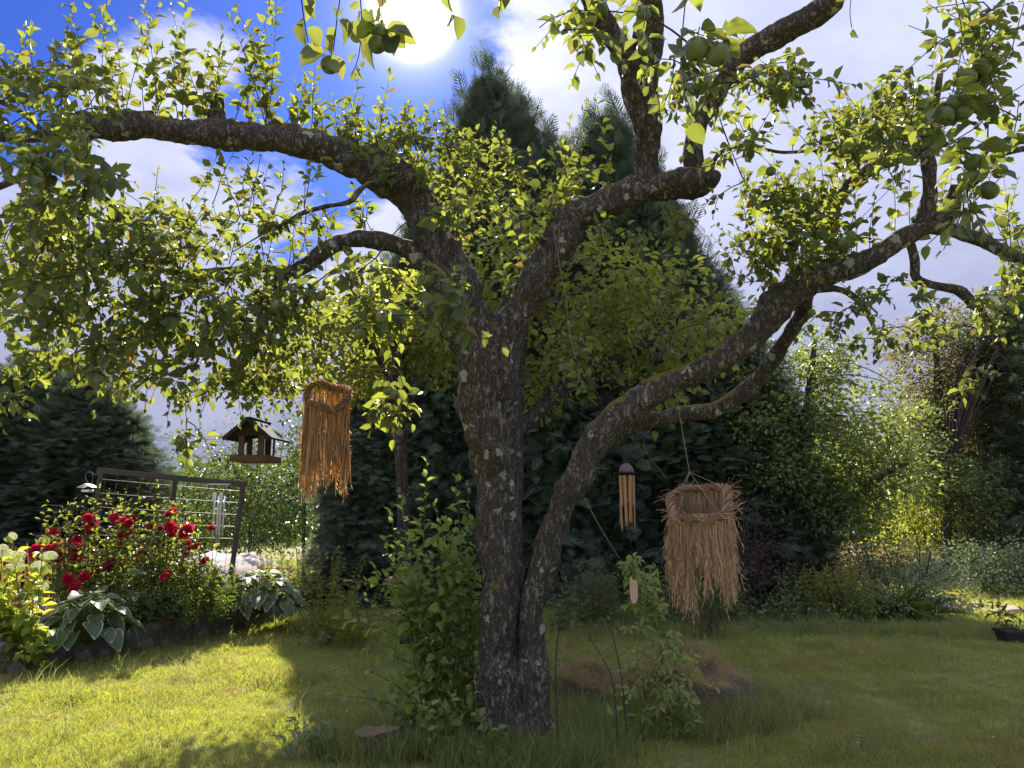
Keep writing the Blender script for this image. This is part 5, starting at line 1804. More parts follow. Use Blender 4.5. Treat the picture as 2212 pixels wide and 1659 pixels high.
def palm(p, L=.055):
    az0 = rng.random() * 6.28
    ax = unit(np.array([rng.normal(0, .5), -.5 + rng.normal(0, .4), .9]))
    u = unit(np.cross(ax, [1, .2, .1]))
    v = np.cross(ax, u)
    n = 5
    a = az0 + np.arange(n) * 1.257
    D = u * np.cos(a)[:, None] + v * np.sin(a)[:, None] + ax * .1 - np.array([0, 0, .25])
    VN.leaves(p + D * .008, D, np.repeat(ax[None], n, 0) + rng.normal(0, .15, (n, 3)), L * rng.uniform(.8, 1.25, n))


for k in range(120):
    t = rng.random() ** .85
    c = S[int((1 - t) * (len(S) - 1))]
    w_ = .035 + .10 * t
    e = c + np.array([rng.normal(0, w_), rng.normal(-.03, w_ * .5), rng.normal(0, .06)])
    e[2] = max(e[2], .03)
    VN.tw.tube(spline([c, (c + e) / 2 + np.array([0, 0, .03]), e], .04), .0013, 3, cap=False)
    palm(e, .060)
for (x, y) in [(1480, 1430), (1500, 1445), (1455, 1400), (1470, 1490), (1490, 1500), (1380, 1420), (1360, 1440), (1420, 1540), (1430, 1580), (1470, 1560)]:
    e = at(x, y, dV - .25)
    c = S[np.argmin(((S - e) ** 2).sum(1))]
    VN.tw.tube(spline([c, (c + e) / 2 + np.array([0, 0, .04]), e], .04), .002, 4, cap=False)
    for q in range(3):
        palm(e + rng.normal(0, .04, 3), .062)
VN.build(vine, b, M['vine_leaf'], M['green_stem'], LEAF_MID, single=300)

# slender sapling right of the trunk and a few nettle-like stems
def sapling(pts, L, n, label, mat, name='sapling', aspect=.6, start=.35):
    W = [at(*q) for q in pts]
    base_ = np.array([W[0][0], W[0][1], 0])
    W[0][2] = -.02
    o = thing(name, label, 'sapling', base_)
    q = Plant(aspect)
    q.shoot(W, .007, n, L, start, 60, .25, k=6, rmin=.003)
    q.build(o, base_, mat, M['twig'], LEAF_MID, single=60)


sapling([(1208, 1585, 5.0), (1200, 1480, 5.0), (1203, 1400, 5.0), (1212, 1320, 5.0), (1222, 1255, 5.0)], .065, 18, 'slender dark sapling standing just right of the forked trunk', M['shade_leaf'])
sapling([(1335, 1560, 5.1), (1325, 1480, 5.1), (1300, 1420, 5.1), (1270, 1370, 5.1)], .07, 12, 'thin leaning leafy stem between the trunk and the vine', M['bush_leaf'], start=.2)
sapling([(1355, 1560, 5.2), (1345, 1480, 5.2), (1330, 1400, 5.2), (1318, 1340, 5.2)], .075, 14, 'thin upright leafy stem beside the vine', M['bush_leaf'], start=.2)
# ------------------------------------------------------------------ boulders, mossy rock, log, paving
def boulder(name, label, c, size, seed, mat, amp=.16, flat=.0):
    n, m = 20, 32
    th = np.linspace(0, math.pi, n + 1)
    ph = np.linspace(0, 2 * math.pi, m, endpoint=False)
    T_, P_ = np.meshgrid(th, ph, indexing='ij')
    U_ = np.stack([np.sin(T_) * np.cos(P_), np.sin(T_) * np.sin(P_), np.cos(T_)], -1).reshape(-1, 3)
    rr = 1 + amp * fbm(U_ * 1.7 + seed, 4) + .05 * fbm(U_ * 6 + seed, 2)
    V_ = U_ * rr[:, None] * np.asarray(size)
    V_[:, 2] = np.maximum(V_[:, 2], -.3)
    i_ = np.arange(n)[:, None] * m
    j_ = np.arange(m)[None]
    F_ = np.stack([i_ + j_, i_ + m + j_, i_ + m + (j_ + 1) % m, i_ + (j_ + 1) % m], -1).reshape(-1, 4)
    o = obj(name, mesh(name, V_, [F_], smooth=True), mat, None, c)
    o.rotation_euler = (flat, 0, 0)
    return tag(o, label, 'rock')


p = at(445, 1106, 12.2)
boulder('boulder', 'large pale granite boulder lit by the sun behind the trellis', (p[0], 12.4, .30), (.95, 1.0, .45), 3.1, M['granite'], .12, .35)
p = at(335, 1106, 11.6)
boulder('boulder', 'pale granite boulder behind the crimson roses', (p[0], 11.8, .25), (.6, .7, .38), 5.1, M['granite'], .12, .3)
p = at(548, 1106, 13.0)
boulder('boulder', 'grey shaded boulder behind the far hosta', (p[0], 13.0, .1), (.65, .5, .75), 7.3, M['granite'])

rk = gr(1420, 1540)
dm = rk[1]
def mossy(c, size, seed):
    n, m = 26, 40
    th = np.linspace(0, math.pi * .56, n + 1)
    ph = np.linspace(0, 2 * math.pi, m, endpoint=False)
    T_, P_ = np.meshgrid(th, ph, indexing='ij')
    U_ = np.stack([np.sin(T_) * np.cos(P_), np.sin(T_) * np.sin(P_), np.cos(T_)], -1).reshape(-1, 3)
    rr = 1 + .20 * fbm(U_ * 1.9 + seed, 4) + .05 * fbm(U_ * 9 + seed, 2)
    V_ = U_ * rr[:, None] * np.asarray(size)
    i_ = np.arange(n)[:, None] * m
    j_ = np.arange(m)[None]
    F_ = np.stack([i_ + j_, i_ + m + j_, i_ + m + (j_ + 1) % m, i_ + (j_ + 1) % m], -1).reshape(-1, 4)
    return V_, F_


def turf_on(V_, n, seed, L, mat, name, parent, zmin=.5):
    """dry moss and grass hairs on the upper faces"""
    g_ = np.random.default_rng(seed)
    top = V_[V_[:, 2] > V_[:, 2].max() * zmin]
    P_ = top[g_.integers(0, len(top), n)] + g_.normal(0, .02, (n, 3))
    D_ = unit(unit(P_) * np.array([1, 1, .5]) + g_.normal(0, .6, (n, 3)))
    V2, q2, t2 = leaf_verts(LEAF_LO, P_, D_, np.array([0, 0, 1.0]) + g_.normal(0, .5, (n, 3)), L * (.5 + g_.random(n)), np.full(n, .004))
    return tag(obj(name, mesh(name, V2, [q2, t2], {'rnd': np.repeat(g_.random(n), 4)}), mat, parent), kind='stuff')


for (x, y, size, sd, lab) in [(1500, 1560, (.52, .40, .42), 2.2, 'mossy rounded rock with dry moss cap standing in the lawn behind the vine'), (1290, 1555, (.36, .32, .30), 4.7, 'low moss-grown rock just right of the forked trunk')]:
    c = gr(x, y)
    c[1] += .36
    V_, F_ = mossy(c, size, sd)
    o = thing('mossy_rock', lab, 'rock', (c[0], c[1], 0))
    obj('rock', mesh('rock', V_, [F_], smooth=True), M['moss_rock'], o)
    turf_on(V_, 7000, int(sd * 10), .06, M['dry_grass'], 'moss', o, .12)

# cut stump slice by the sucker bush
p = gr(808, 1622)
st = thing('tree_stump', 'low sawn tree stump with weathered reddish top beside the sucker bush', 'stump', p)
g = np.random.default_rng(4)
m = 28
ph = np.arange(m) * 2 * math.pi / m
rad = .155 * (1 + .10 * np.sin(3 * ph + 1) + .06 * np.sin(7 * ph))
rows = []
for z, k in ((-.06, 1.22), (.03, 1.14), (.115, 1.03), (.13, 1.0)):
    rows.append(np.stack([np.cos(ph) * rad * k, np.sin(ph) * rad * k * .85, np.full(m, z) + .012 * np.cos(ph)], -1))
V_ = np.vstack(rows)
F_ = [(a * m + k, a * m + (k + 1) % m, (a + 1) * m + (k + 1) % m, (a + 1) * m + k) for a in range(3) for k in range(m)]
obj('bark_ring', mesh('bark_ring', V_, [np.array(F_)], smooth=True), M['bark'], st)
V_ = np.vstack([np.array([[0, 0, .122]])] + [np.stack([np.cos(ph) * rad * f, np.sin(ph) * rad * .85 * f, np.full(m, .124) + .012 * np.cos(ph) + .006 * g.random(m)], -1) for f in (.35, .7, .96)])
F4 = [(1 + a * m + k, 1 + (a + 1) * m + k, 1 + (a + 1) * m + (k + 1) % m, 1 + a * m + (k + 1) % m) for a in range(2) for k in range(m)]
F3 = [(0, 1 + k, 1 + (k + 1) % m) for k in range(m)]
obj('cut_face', mesh('cut_face', V_, [np.array(F4), np.array(F3)]), M['cut_wood'], st)

# round paving patch on the far lawn
pc = gr(2110, 1318)
pv = thing('stone_ring', 'small ring of pinkish stones on the sunny far lawn', 'stones', pc)
for k in range(11):
    a = k * .571
    o = obj('stone', rock_block(.28, .10, .2, k + 20, .03, 5), M['flagstone'], pv)
    o.location = (math.cos(a) * .55, math.sin(a) * .42, -.03)
    o.rotation_euler = (0, 0, a + 1.57)

# ------------------------------------------------------------------ trellis
def stick(mb, a, b_, w_, t_, up=None):
    """squared bar from a to b_"""
    a, b_ = np.asarray(a, float), np.asarray(b_, float)
    d = b_ - a
    l = np.linalg.norm(d)
    z = d / l
    y = np.cross(z, up if up is not None else np.array([1.0, 0, 0]))
    y = y / np.linalg.norm(y)
    x = np.cross(y, z)
    mb.box((a + b_) / 2, (w_, t_, l), np.stack([x, y, z], 1), bev=.006)
    return mb


dL, dR_ = 9.6, 10.55
tl, tr = at(219, 1017, dL), at(526, 1046, dR_)
bl, br = at(178, 1262, dL), at(494, 1240, dR_)
bl[2] = br[2] = .22
tm, bm = tl + (tr - tl) * .5, bl + (br - bl) * .52
along = unit(tr - tl)
trel = thing('trellis', 'leaning dark wooden trellis with wire grid carrying the roses', 'trellis', bl)
for (a, b_) in ((bl, tl), (bm, tm), (br, tr)):
    mb = MB()
    stick(mb, a, b_ + unit(b_ - a) * -.025, .06, .06, along)
    obj('post', mb.mesh('post', bl), M['wood_post'], trel)
mb = MB()
stick(mb, tl - along * .05 + [0, 0, .0], tr + along * .05, .075, .045, np.array([0, 0, 1.0]))
obj('top_rail', mb.mesh('top_rail', bl), M['wood_post'], trel)
for k in range(9):
    f = 1 - (k + .6) / 10.5
    a, b_ = bl + (tl - bl) * f, br + (tr - br) * f
    obj('wire', MB().tube(np.array([a, (a + b_) / 2 + [0, 0, -.004], b_]) + [0, -.045, 0], .0035, 5).mesh('wire', bl), M['wire'], trel)
for k in range(13):
    f = (k + .6) / 13.2
    a, b_ = bl + (br - bl) * f, tl + (tr - tl) * f
    obj('wire', MB().tube(np.array([a, b_]) + [0, -.050, 0], .0032, 5).mesh('wire', bl), M['wire'], trel)

# little white hanging feeder on the trellis post
pf = at(190, 1052, dL)
hf = thing('hanging_feeder', 'small white roofed feeder hanging from the left trellis post', 'bird feeder', pf)
mb = MB()
for s_ in (-1, 1):
    mb.box((s_ * .045, 0, .015), (.115, .16, .008), roty(s_ * .45), bev=.002)
obj('roof', mb.mesh('roof'), M['white_metal'], hf)
mb = MB().box((0, 0, -.05), (.11, .11, .03), bev=.006)
obj('tray', mb.mesh('tray'), M['white_metal'], hf)
mb = MB().tube(spline([(0, 0, -.04), (0, 0, .04), (-.045, 0, .12), (-.03, 0, .19), (.02, 0, .20), (.05, 0, .15), (.045, 0, .03)], .02), .004, 5)
obj('hook', mb.mesh('hook'), M['wire'], hf)
arm = np.array([tl - pf + [0, 0, -.02], (tl - pf) * .5 + [0, 0, .06], [-.02, 0, .195]])
obj('arm', MB().tube(spline(arm, .03), .005, 5).mesh('arm'), M['wire'], hf)

# metal tube chime at the right end of the trellis
pcx = at(474, 1046, dR_ - .25)
wc = thing('metal_wind_chime', 'metal wind chime with long tubes hanging at the right end of the trellis', 'wind chime', pcx)
rt = unit(np.array([along[0], along[1], 0]))
ang = math.atan2(rt[1], rt[0])
obj('top_plate', MB().box((0, 0, 0), (.28, .05, .012), rotz(ang), bev=.003).mesh('top_plate'), M['white_metal'], wc)
for k, (u, zt, l) in enumerate([(-.055, -.12, .78), (.045, -.12, .70), (-.005, -.16, .62), (.09, -.16, .55)]):
    c = rt * u + np.array([0, .02 * (-1) ** k, 0])
    z = np.linspace(zt, zt - l, 6)
    tb = obj('tube', MB().tube(np.stack([np.full(6, c[0]), np.full(6, c[1]), z], -1), .014, 10).mesh('tube', smooth=True), M['steel'], wc)
    obj('cord', MB().tube(np.array([c + [0, 0, 0], c + [0, 0, zt]]), .002, 4).mesh('cord'), M['black'], tb)
    if k < 2:
        obj('tag', MB().box(c + [0, -.025, zt - .05], (.045, .006, .12), rotz(ang), bev=.002).mesh('tag'), M['white_metal'], wc)
obj('hanger', MB().tube(spline([(0, 0, 0), (0, .1, .06), tuple(tr - along * .22 - pcx)], .03), .003, 4).mesh('hanger'), M['black'], wc)

# ------------------------------------------------------------------ bird feeder house hanging from the low bough
dF = D0
pt = at(553, 1000, dF)
KF = dF / 10.9                      # the house is drawn at 0.66 m wide and scaled to its real size
bt = thing('bird_feeder', 'dark wooden bird feeder house hanging from the low left bough', 'bird feeder', pt)
yaw = rotz(-.10)
W_ = .66


def part(name, mb, mat, parent=bt):
    return obj(name, mb.mesh(name), mat, parent)


def L2W(x, y, z):
    return yaw @ np.array([x * .8, y, z]) * KF


def S3(x, y, z):
    return (x * KF * .8, y * KF, z * KF)


part('floor', MB().box(L2W(0, 0, .02), S3(W_, .5, .03), yaw, bev=.002), M['wood_brown'])
part('tray_board', MB().box(L2W(0, -.255, .055), S3(W_ + .03, .022, .09), yaw, bev=.002), M['wood_brown'])
part('tray_board', MB().box(L2W(0, .255, .055), S3(W_ + .03, .022, .09), yaw, bev=.002), M['wood_brown'])
for s_ in (-1, 1):
    part('tray_board', MB().box(L2W(s_ * (W_ / 2 + .003), 0, .055), S3(.022, .487, .088), yaw, bev=.002), M['wood_brown'])
for (x, y, w2) in ((-.18, -.2, .11), (.19, -.2, .12), (-.26, .2, .10), (.10, .2, .11), (-.27, -.06, .03), (.27, .1, .03)):
    part('upright', MB().box(L2W(x, y, .215), S3(w2, .03, .37), yaw, bev=.002), M['wood_brown'] if y < 0 else M['wood_dark'])
for y in (-.235, .235):
    gab = np.array([L2W(-.33, y, .385), L2W(.33, y, .385), L2W(0, y, .60), L2W(-.33, y + .02, .385), L2W(.33, y + .02, .385), L2W(0, y + .02, .60)])
    part('gable', MB().add(gab, [(0, 1, 2), (5, 4, 3)], [(0, 3, 4, 1), (1, 4, 5, 2), (2, 5, 3, 0)]), M['wood_dark'])
for s_ in (-1, 1):
    a = .68
    rf = part('roof_panel', MB().box(L2W(s_ * .222, 0, .478), S3(.60, .70, .030), yaw @ roty(s_ * a), bev=.002), M['felt'])
    obj('edge_board', MB().box(L2W(s_ * .222, -.355, .470), S3(.585, .022, .055), yaw @ roty(s_ * a), bev=.002).mesh('edge_board'), M['wood_dark'], rf)
part('ridge_cap', MB().box(L2W(0, 0, .628), S3(.11, .72, .025), yaw, bev=.003), M['felt'])
kn = at(550, 848, D0) - pt
for y in (-.3, .3):
    part('cord', MB().tube(np.array([L2W(0, y, .63), kn]), .0018, 4), M['black'])

# ------------------------------------------------------------------ hanging straw ornaments
def straw_hanger(cx, cy, d, R_, length, tilt, roll, label, mat, hang, seed, nb, per, lumpy=0., spread=.03, wild=18):
    g_ = np.random.default_rng(int(seed))
    c = at(cx, cy, d)
    o = thing('straw_hanging', label, 'ornament', c)
    rot = rotx(tilt) @ roty(roll)

    def rim(a):
        r_ = R_ * (1 + .10 * np.sin(2 * a + seed) + .05 * np.sin(3 * a))
        return (np.stack([np.cos(a) * r_, np.sin(a) * r_, .02 * np.sin(3 * a + 1)], -1)) @ rot.T
    # the wound ring: a core and straws twisted round it
    a = np.linspace(0, 2 * math.pi, 49)
    core = rim(a)
    mb = MB().tube(core, .019, 8, cap=False)
    rg = obj('ring', mb.mesh('ring', smooth=True), M['straw_dark'], o)
    mb = MB()
    for k in range(46):
        a0, span, ph = g_.random() * 6.28, g_.uniform(.8, 2.2), g_.random() * 6.28
        aa = a0 + np.linspace(0, span, 12)
        cc = rim(aa)
        T_, U_, W2 = frames(cc)
        tw_ = ph + np.linspace(0, span * 5, 12)
        rr_ = .021 + .009 * g_.random()
        mb.tube(cc + U_ * (np.cos(tw_) * rr_)[:, None] + W2 * (np.sin(tw_) * rr_)[:, None], .0022, 3, cap=False, a=g_.random())
    for k in range(wild):
        a0 = g_.random() * 6.28
        p0 = rim(np.array([a0]))[0]
        dv = unit(p0 * np.array([1, 1, .3]) + g_.normal(0, .06, 3))
        l_ = g_.uniform(.05, .11)
        mb.tube(spline([p0, p0 + dv * l_ * .5 + g_.normal(0, .01, 3), p0 + dv * l_ + [0, 0, g_.normal(-.01, .02)]], .03), .0014, 3, cap=False, a=g_.random())
    obj('winding', mb.mesh('winding', smooth=True), mat, rg)
    # fringe in bundles
    for k in range(nb):
        a0 = 2 * math.pi * (k + .3 * g_.random()) / nb
        mb = MB()
        bl_ = length * g_.uniform(.50, 1.08)
        for q in range(per):
            p0 = rim(np.array([a0 + g_.normal(0, 1.5 / nb)]))[0] + g_.normal(0, .006, 3)
            l_ = bl_ * g_.uniform(.55, 1.04)
            m_ = 9
            t_ = np.linspace(0, 1, m_)
            w1, w2 = g_.normal(0, spread, 2)
            P_ = p0 + np.stack([w1 * t_ ** 1.5 + .0035 * np.sin(t_ * g_.uniform(4, 10) + g_.random() * 6), w2 * t_ ** 1.5 + .0035 * np.cos(t_ * g_.uniform(4, 10)), -l_ * t_], -1)
            rr_ = np.full(m_, .0016)
            if lumpy:
                rr_ = .0014 + lumpy * (t_ > .55) * g_.random(m_)
            mb.tube(P_, rr_, 3, cap=False, a=g_.random())
            if not lumpy or g_.random() < .5:      # seed heads along the lower part
                for z in t_[5:]:
                    i_ = min(m_ - 1, int(z * (m_ - 1)))
                    dv = unit(g_.normal(0, .35, 3) + [0, 0, -1.0])
                    pq = P_[i_]
                    sd_ = unit(np.cross(dv, g_.normal(0, 1, 3))) * .0022
                    mb.add(np.array([pq, pq + dv * .02 + sd_, pq + dv * .045, pq + dv * .02 - sd_]), [(0, 1, 2, 3)], a=g_.random())
        obj('straw_bundle', mb.mesh('straw_bundle', smooth=True), mat, o)
    kn = np.asarray(hang) - c
    for k in range(4):
        p0 = rim(np.array([k * 1.571 + .4]))[0]
        kk = np.array([kn[0] * .4, kn[1] * .4, min(kn[2], R_ * 1.05)])
        obj('cord', MB().tube(np.array([p0, kk]), .0016, 4).mesh('cord'), M['string'], o)
    obj('cord', MB().tube(np.array([np.array([kn[0] * .4, kn[1] * .4, min(kn[2], R_ * 1.05)]), kn]), .0016, 4).mesh('cord'), M['string'], o)
    return o


def nearest_wood(nm, x):
    P_ = limb_pts(nm)
    xx, _, _ = proj(P_)
    return P_[np.argmin(np.abs(xx - x))]


c1 = at(707, 700, 4.62)
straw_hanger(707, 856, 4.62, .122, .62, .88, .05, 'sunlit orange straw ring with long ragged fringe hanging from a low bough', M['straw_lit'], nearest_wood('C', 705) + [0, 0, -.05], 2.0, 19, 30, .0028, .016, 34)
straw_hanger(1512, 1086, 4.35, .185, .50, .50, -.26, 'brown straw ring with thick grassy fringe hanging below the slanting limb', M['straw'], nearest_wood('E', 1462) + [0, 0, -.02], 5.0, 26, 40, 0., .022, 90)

# ------------------------------------------------------------------ bamboo chime
dC = 4.72
kc = dC / FPX
cc = at(1353, 1020, dC)
bc = thing('bamboo_wind_chime', 'bamboo wind chime with coconut cap hanging from the slanting limb', 'wind chime', cc)
n, m = 9, 24
V_ = []
for r2, top in ((16.5, 1), (15.0, 0)):
    for i_ in range(n + 1):
        th = (math.pi / 2) * i_ / n
        for q in range(m):
            a = 2 * math.pi * q / m
            V_.append((r2 * kc * math.sin(th) * math.cos(a), r2 * kc * math.sin(th) * math.sin(a), r2 * kc * 1.22 * math.cos(th) - .002))
V_ = np.array(V_)
F_ = []
for s_ in range(2):
    for i_ in range(n):
        for q in range(m):
            f = [s_ * (n + 1) * m + i_ * m + q, s_ * (n + 1) * m + (i_ + 1) * m + q, s_ * (n + 1) * m + (i_ + 1) * m + (q + 1) % m, s_ * (n + 1) * m + i_ * m + (q + 1) % m]
            F_.append(f if s_ == 0 else f[::-1])
for q in range(m):
    F_.append([n * m + q, n * m + (q + 1) % m, (2 * n + 1) * m + (q + 1) % m, (2 * n + 1) * m + q][::-1])
cap = obj('coconut_cap', mesh('coconut_cap', V_, [np.array(F_)], smooth=True), M['coconut'], bc)
obj('rim_band', MB().tube(np.stack([np.cos(np.linspace(0, 6.2832, 25)) * 16.6 * kc, np.sin(np.linspace(0, 6.2832, 25)) * 16.6 * kc, np.full(25, -.004)], -1), .006, 6, cap=False).mesh('rim_band', smooth=True), M['black'], cap)
obj('cord', MB().tube(np.array([(0, 0, .05), nearest_wood('E', 1345) - cc + [0, 0, -.05]]), .0014, 4).mesh('cord'), M['black'], bc)


def bamboo(l, cut, r_):
    """open pipe whose lower part is cut away to a tongue facing -y"""
    m_, rows = 14, 10
    V1 = []
    zs = [0, -.004, -(l - cut)] + [-(l - cut) - cut * t for t in (.08, .2, .35, .55, .8, 1.0)]
    for z in zs:
        f = np.clip((-z - (l - cut)) / (cut * .18), 0, 1)
        half = math.pi * (1 - f * .62)
        for q in range(m_):
            a = math.pi / 2 + (q / (m_ - 1) * 2 - 1) * half
            V1.append((math.cos(a) * r_, math.sin(a) * r_, z))
    V1 = np.array(V1)
    V2 = V1 * np.array([.80, .80, 1.0])
    nz = len(zs)
    F1 = [(i2 * m_ + q, (i2 + 1) * m_ + q, (i2 + 1) * m_ + q + 1, i2 * m_ + q + 1) for i2 in range(nz - 1) for q in range(m_ - 1)]
    o_ = len(V1)
    F2 = [tuple(o_ + t for t in f[::-1]) for f in F1]
    E1 = [(i2 * m_, o_ + i2 * m_, o_ + (i2 + 1) * m_, (i2 + 1) * m_) for i2 in range(nz - 1)] + [(i2 * m_ + m_ - 1, (i2 + 1) * m_ + m_ - 1, o_ + (i2 + 1) * m_ + m_ - 1, o_ + i2 * m_ + m_ - 1) for i2 in range(nz - 1)]
    E2 = [(q, q + 1, o_ + q + 1, o_ + q) for q in range(m_ - 1)] + [((nz - 1) * m_ + q, o_ + (nz - 1) * m_ + q, o_ + (nz - 1) * m_ + q + 1, (nz - 1) * m_ + q + 1) for q in range(m_ - 1)]
    return mesh('bamboo_tube', np.vstack([V1, V2]), [np.array(F1 + F2 + E1 + E2)], smooth=True)


for k, (a, l, cut) in enumerate([(195, .345, .18), (243, .315, .175), (294, .295, .15), (343, .335, .17), (60, .30, .15), (130, .31, .15)]):
    a = R(a)
    pb = np.array([math.cos(a) * .041, math.sin(a) * .041, -.022])
    tb = obj('bamboo_tube', bamboo(l * 1.0, cut, .0112), M['bamboo'], bc, pb)
    tb.rotation_euler = (.02 * math.sin(a), .05 * math.cos(a) * -1, a + R(90) + math.pi)
    obj('cord', MB().tube(np.array([(0, 0, .024), (0, 0, -.012)]), .0012, 4).mesh('cord'), M['black'], tb)
sail = at(1369, 1274, dC) - cc
sh = np.array([(-.022, 0, .075), (-.024, 0, .02), (-.022, 0, -.05), (-.014, 0, -.075), (0, 0, -.082), (.014, 0, -.075), (.022, 0, -.05), (.024, 0, .02), (.020, 0, .055), (-.008, 0, .062), (-.010, 0, .078)])
nn = len(sh)
V_ = np.vstack([sh + [0, -.006, 0], sh + [0, .006, 0]])
mb = MB()
mb.add(V_, [list(range(nn))[::-1]], [list(range(nn, 2 * nn))], [(q, (q + 1) % nn, nn + (q + 1) % nn, nn + q) for q in range(nn)])
obj('wind_sail', mb.mesh('wind_sail'), M['bamboo_pale'], bc, sail)
obj('cord', MB().tube(np.array([(0, 0, -.02), sail + [0, 0, .06]]), .0012, 4).mesh('cord'), M['black'], bc)

# loose strings in the tree
def cord(label, pts, r_=.0018, mat='string', name='string'):
    W = np.array([at(*q) for q in pts])
    tag(obj(name, MB().tube(spline(W, .05) - W[0], r_, 5).mesh(name), M[mat], None, W[0]), label, name.replace('_', ' '))


cord('frayed string dangling from the upper right bough beside the trunk', [(1195, 490, D0 - .38), (1210, 580, D0 - .4), (1222, 640, D0 - .4), (1230, 720, D0 - .4), (1243, 775, D0 - .4)])
cord('taut pale string running from the slanting limb down to the vine', [(1262, 1075, D0 - .24), (1300, 1145, 4.8), (1338, 1206, 4.78)], .0016)
cord('slack string hanging beside the bamboo chime', [(1560, 770, D0 - .2), (1430, 900, D0 - .1), (1390, 960, D0), (1440, 1035, D0)], .0014)
for k, (a, b_, lab) in enumerate([((240, 938, 30), (470, 950, 30), 'thin overhead wire crossing the sky gap behind the bird feeder'), ((270, 992, 32), (470, 1012, 32), 'lower overhead wire crossing the sky gap above the trellis'), ((1780, 880, 30), (2060, 770, 26), 'overhead wire rising past the olive-leaved tree')]):
    A_, B_ = at(*a), at(*b_)
    E_ = (B_ - A_) * 4
    W = np.array([A_ - E_, A_, (A_ + B_) / 2 - [0, 0, .02], B_, B_ + E_])
    tag(obj('overhead_wire', MB().tube(W - A_, .012, 5).mesh('overhead_wire'), M['black'], None, A_), lab, 'wire')

# ------------------------------------------------------------------ potted plant on the right
pp = gr(2185, 1392)
pot = thing('potted_plant', 'dark square pot with a leafy plant standing on the shaded lawn', 'potted plant', pp)
def frustum(w0, w1, d0_, d1_, z0, z1):
    return np.array([(sx * (w0 if z == z0 else w1) / 2, sy * (d0_ if z == z0 else d1_) / 2, z) for z in (z0, z1) for (sx, sy) in ((-1, -1), (1, -1), (1, 1), (-1, 1))])
mb = MB().add(frustum(.19, .245, .19, .245, 0, .17), [(3, 2, 1, 0), (0, 1, 5, 4), (1, 2, 6, 5), (2, 3, 7, 6), (3, 0, 4, 7)])
obj('pot', mb.mesh('pot'), M['plastic_black'], pot)
mb = MB()
for (x, y, w2, d2) in ((0, -.125, .27, .018), (0, .125, .27, .018), (-.126, 0, .018, .232), (.126, 0, .018, .232)):
    mb.box((x, y, .16), (w2, d2, .035), bev=.004)
obj('pot_rim', mb.mesh('pot_rim'), M['plastic_black'], pot)
obj('potting_soil', MB().box((0, 0, .146), (.228, .228, .02)).mesh('potting_soil'), M['soil'], pot)
hm = herb_mesh(120, 7, .5, .12, .11, .3, .045, 60, .25, LEAF_LANCE, .35)
f = obj('foliage', hm[0], M['shade_leaf'], pot, (0, 0, .16))
tag(f, kind='stuff')
tag(obj('stem', hm[1], M['green_stem'], pot, (0, 0, .16)), kind='stuff')

# ------------------------------------------------------------------ small flowers
def flower_spike(label, x, y, d, mat, n, name, h=.5, sp=.12, size=.022):
    p = np.array([at(x, 1106, d)[0], d, .0])
    g_ = np.random.default_rng(int(x))
    o = thing(name, label, 'flowers', p)
    stm = MB()
    for k in range(n):
        q = np.array([g_.normal(0, sp), g_.normal(0, sp), 0])
        z = h * g_.uniform(.75, 1.1)
        e = q * 1.3 + [g_.normal(0, .04), 0, z]
        stm.tube(spline([q * [1, 1, 0], (q + e) / 2, e], .1), .003, 4, cap=False)
        mb = MB()
        for j in range(10):
            a = g_.random() * 6.28
            D_ = np.array([[math.cos(a), math.sin(a), g_.uniform(-.2, .9)]])
            V3, q3, t3 = leaf_verts(LEAF_LO, np.array([[0, 0, g_.normal(0, size)]]), D_, np.array([[0, 0, 1.0]]), [size * 1.5], [size])
            mb.add(V3, q3, a=g_.random())
        obj('flower', mb.mesh('flower'), M[mat], o, e)
    tag(obj('stem', stm.mesh('stem'), M['green_stem'], o), kind='stuff')


flower_spike('cluster of small orange-yellow flowers behind the far hosta', 562, 0, 12.0, 'petal_yellow', 14, 'yellow_flowers', .62, .16, .035)
flower_spike('sprays of small violet flowers beside the far hosta', 625, 0, 10.3, 'petal_violet', 14, 'violet_flowers', .42, .14, .02)
flower_spike('pale pink flowers glimpsed behind the sucker bush', 868, 0, 7.6, 'petal_pink', 5, 'pink_flowers', .82, .06, .05)
g = np.random.default_rng(61)
CL = MB()
for a in range(0, 360, 40):
    D_ = np.array([[math.cos(R(a)), math.sin(R(a)), .8]])
    V3, q3, t3 = leaf_verts(LEAF_LO, np.zeros((1, 3)), D_, np.array([[0, 0, 1.0]]), [.012], [.010])
    CL.add(V3, q3, a=g.random())
CL.tube(np.array([(0, 0, -.06), (0, 0, 0)]), .0012, 3)
clm = CL.mesh('clover_flower')
for k in range(70):
    if k < 46:
        q = gr(g.uniform(1195, 1420), g.uniform(1352, 1450))
    else:
        q = gr(g.uniform(1450, 2150), g.uniform(1380, 1640)) if k % 2 else gr(g.uniform(600, 800), g.uniform(1420, 1560))
    tag(obj('clover_flower', clm, M['petal_white'], None, (q[0], q[1], .062)), 'tiny white clover flower in the mown grass', 'flower', 'white clover flowers scattered in the lawn')

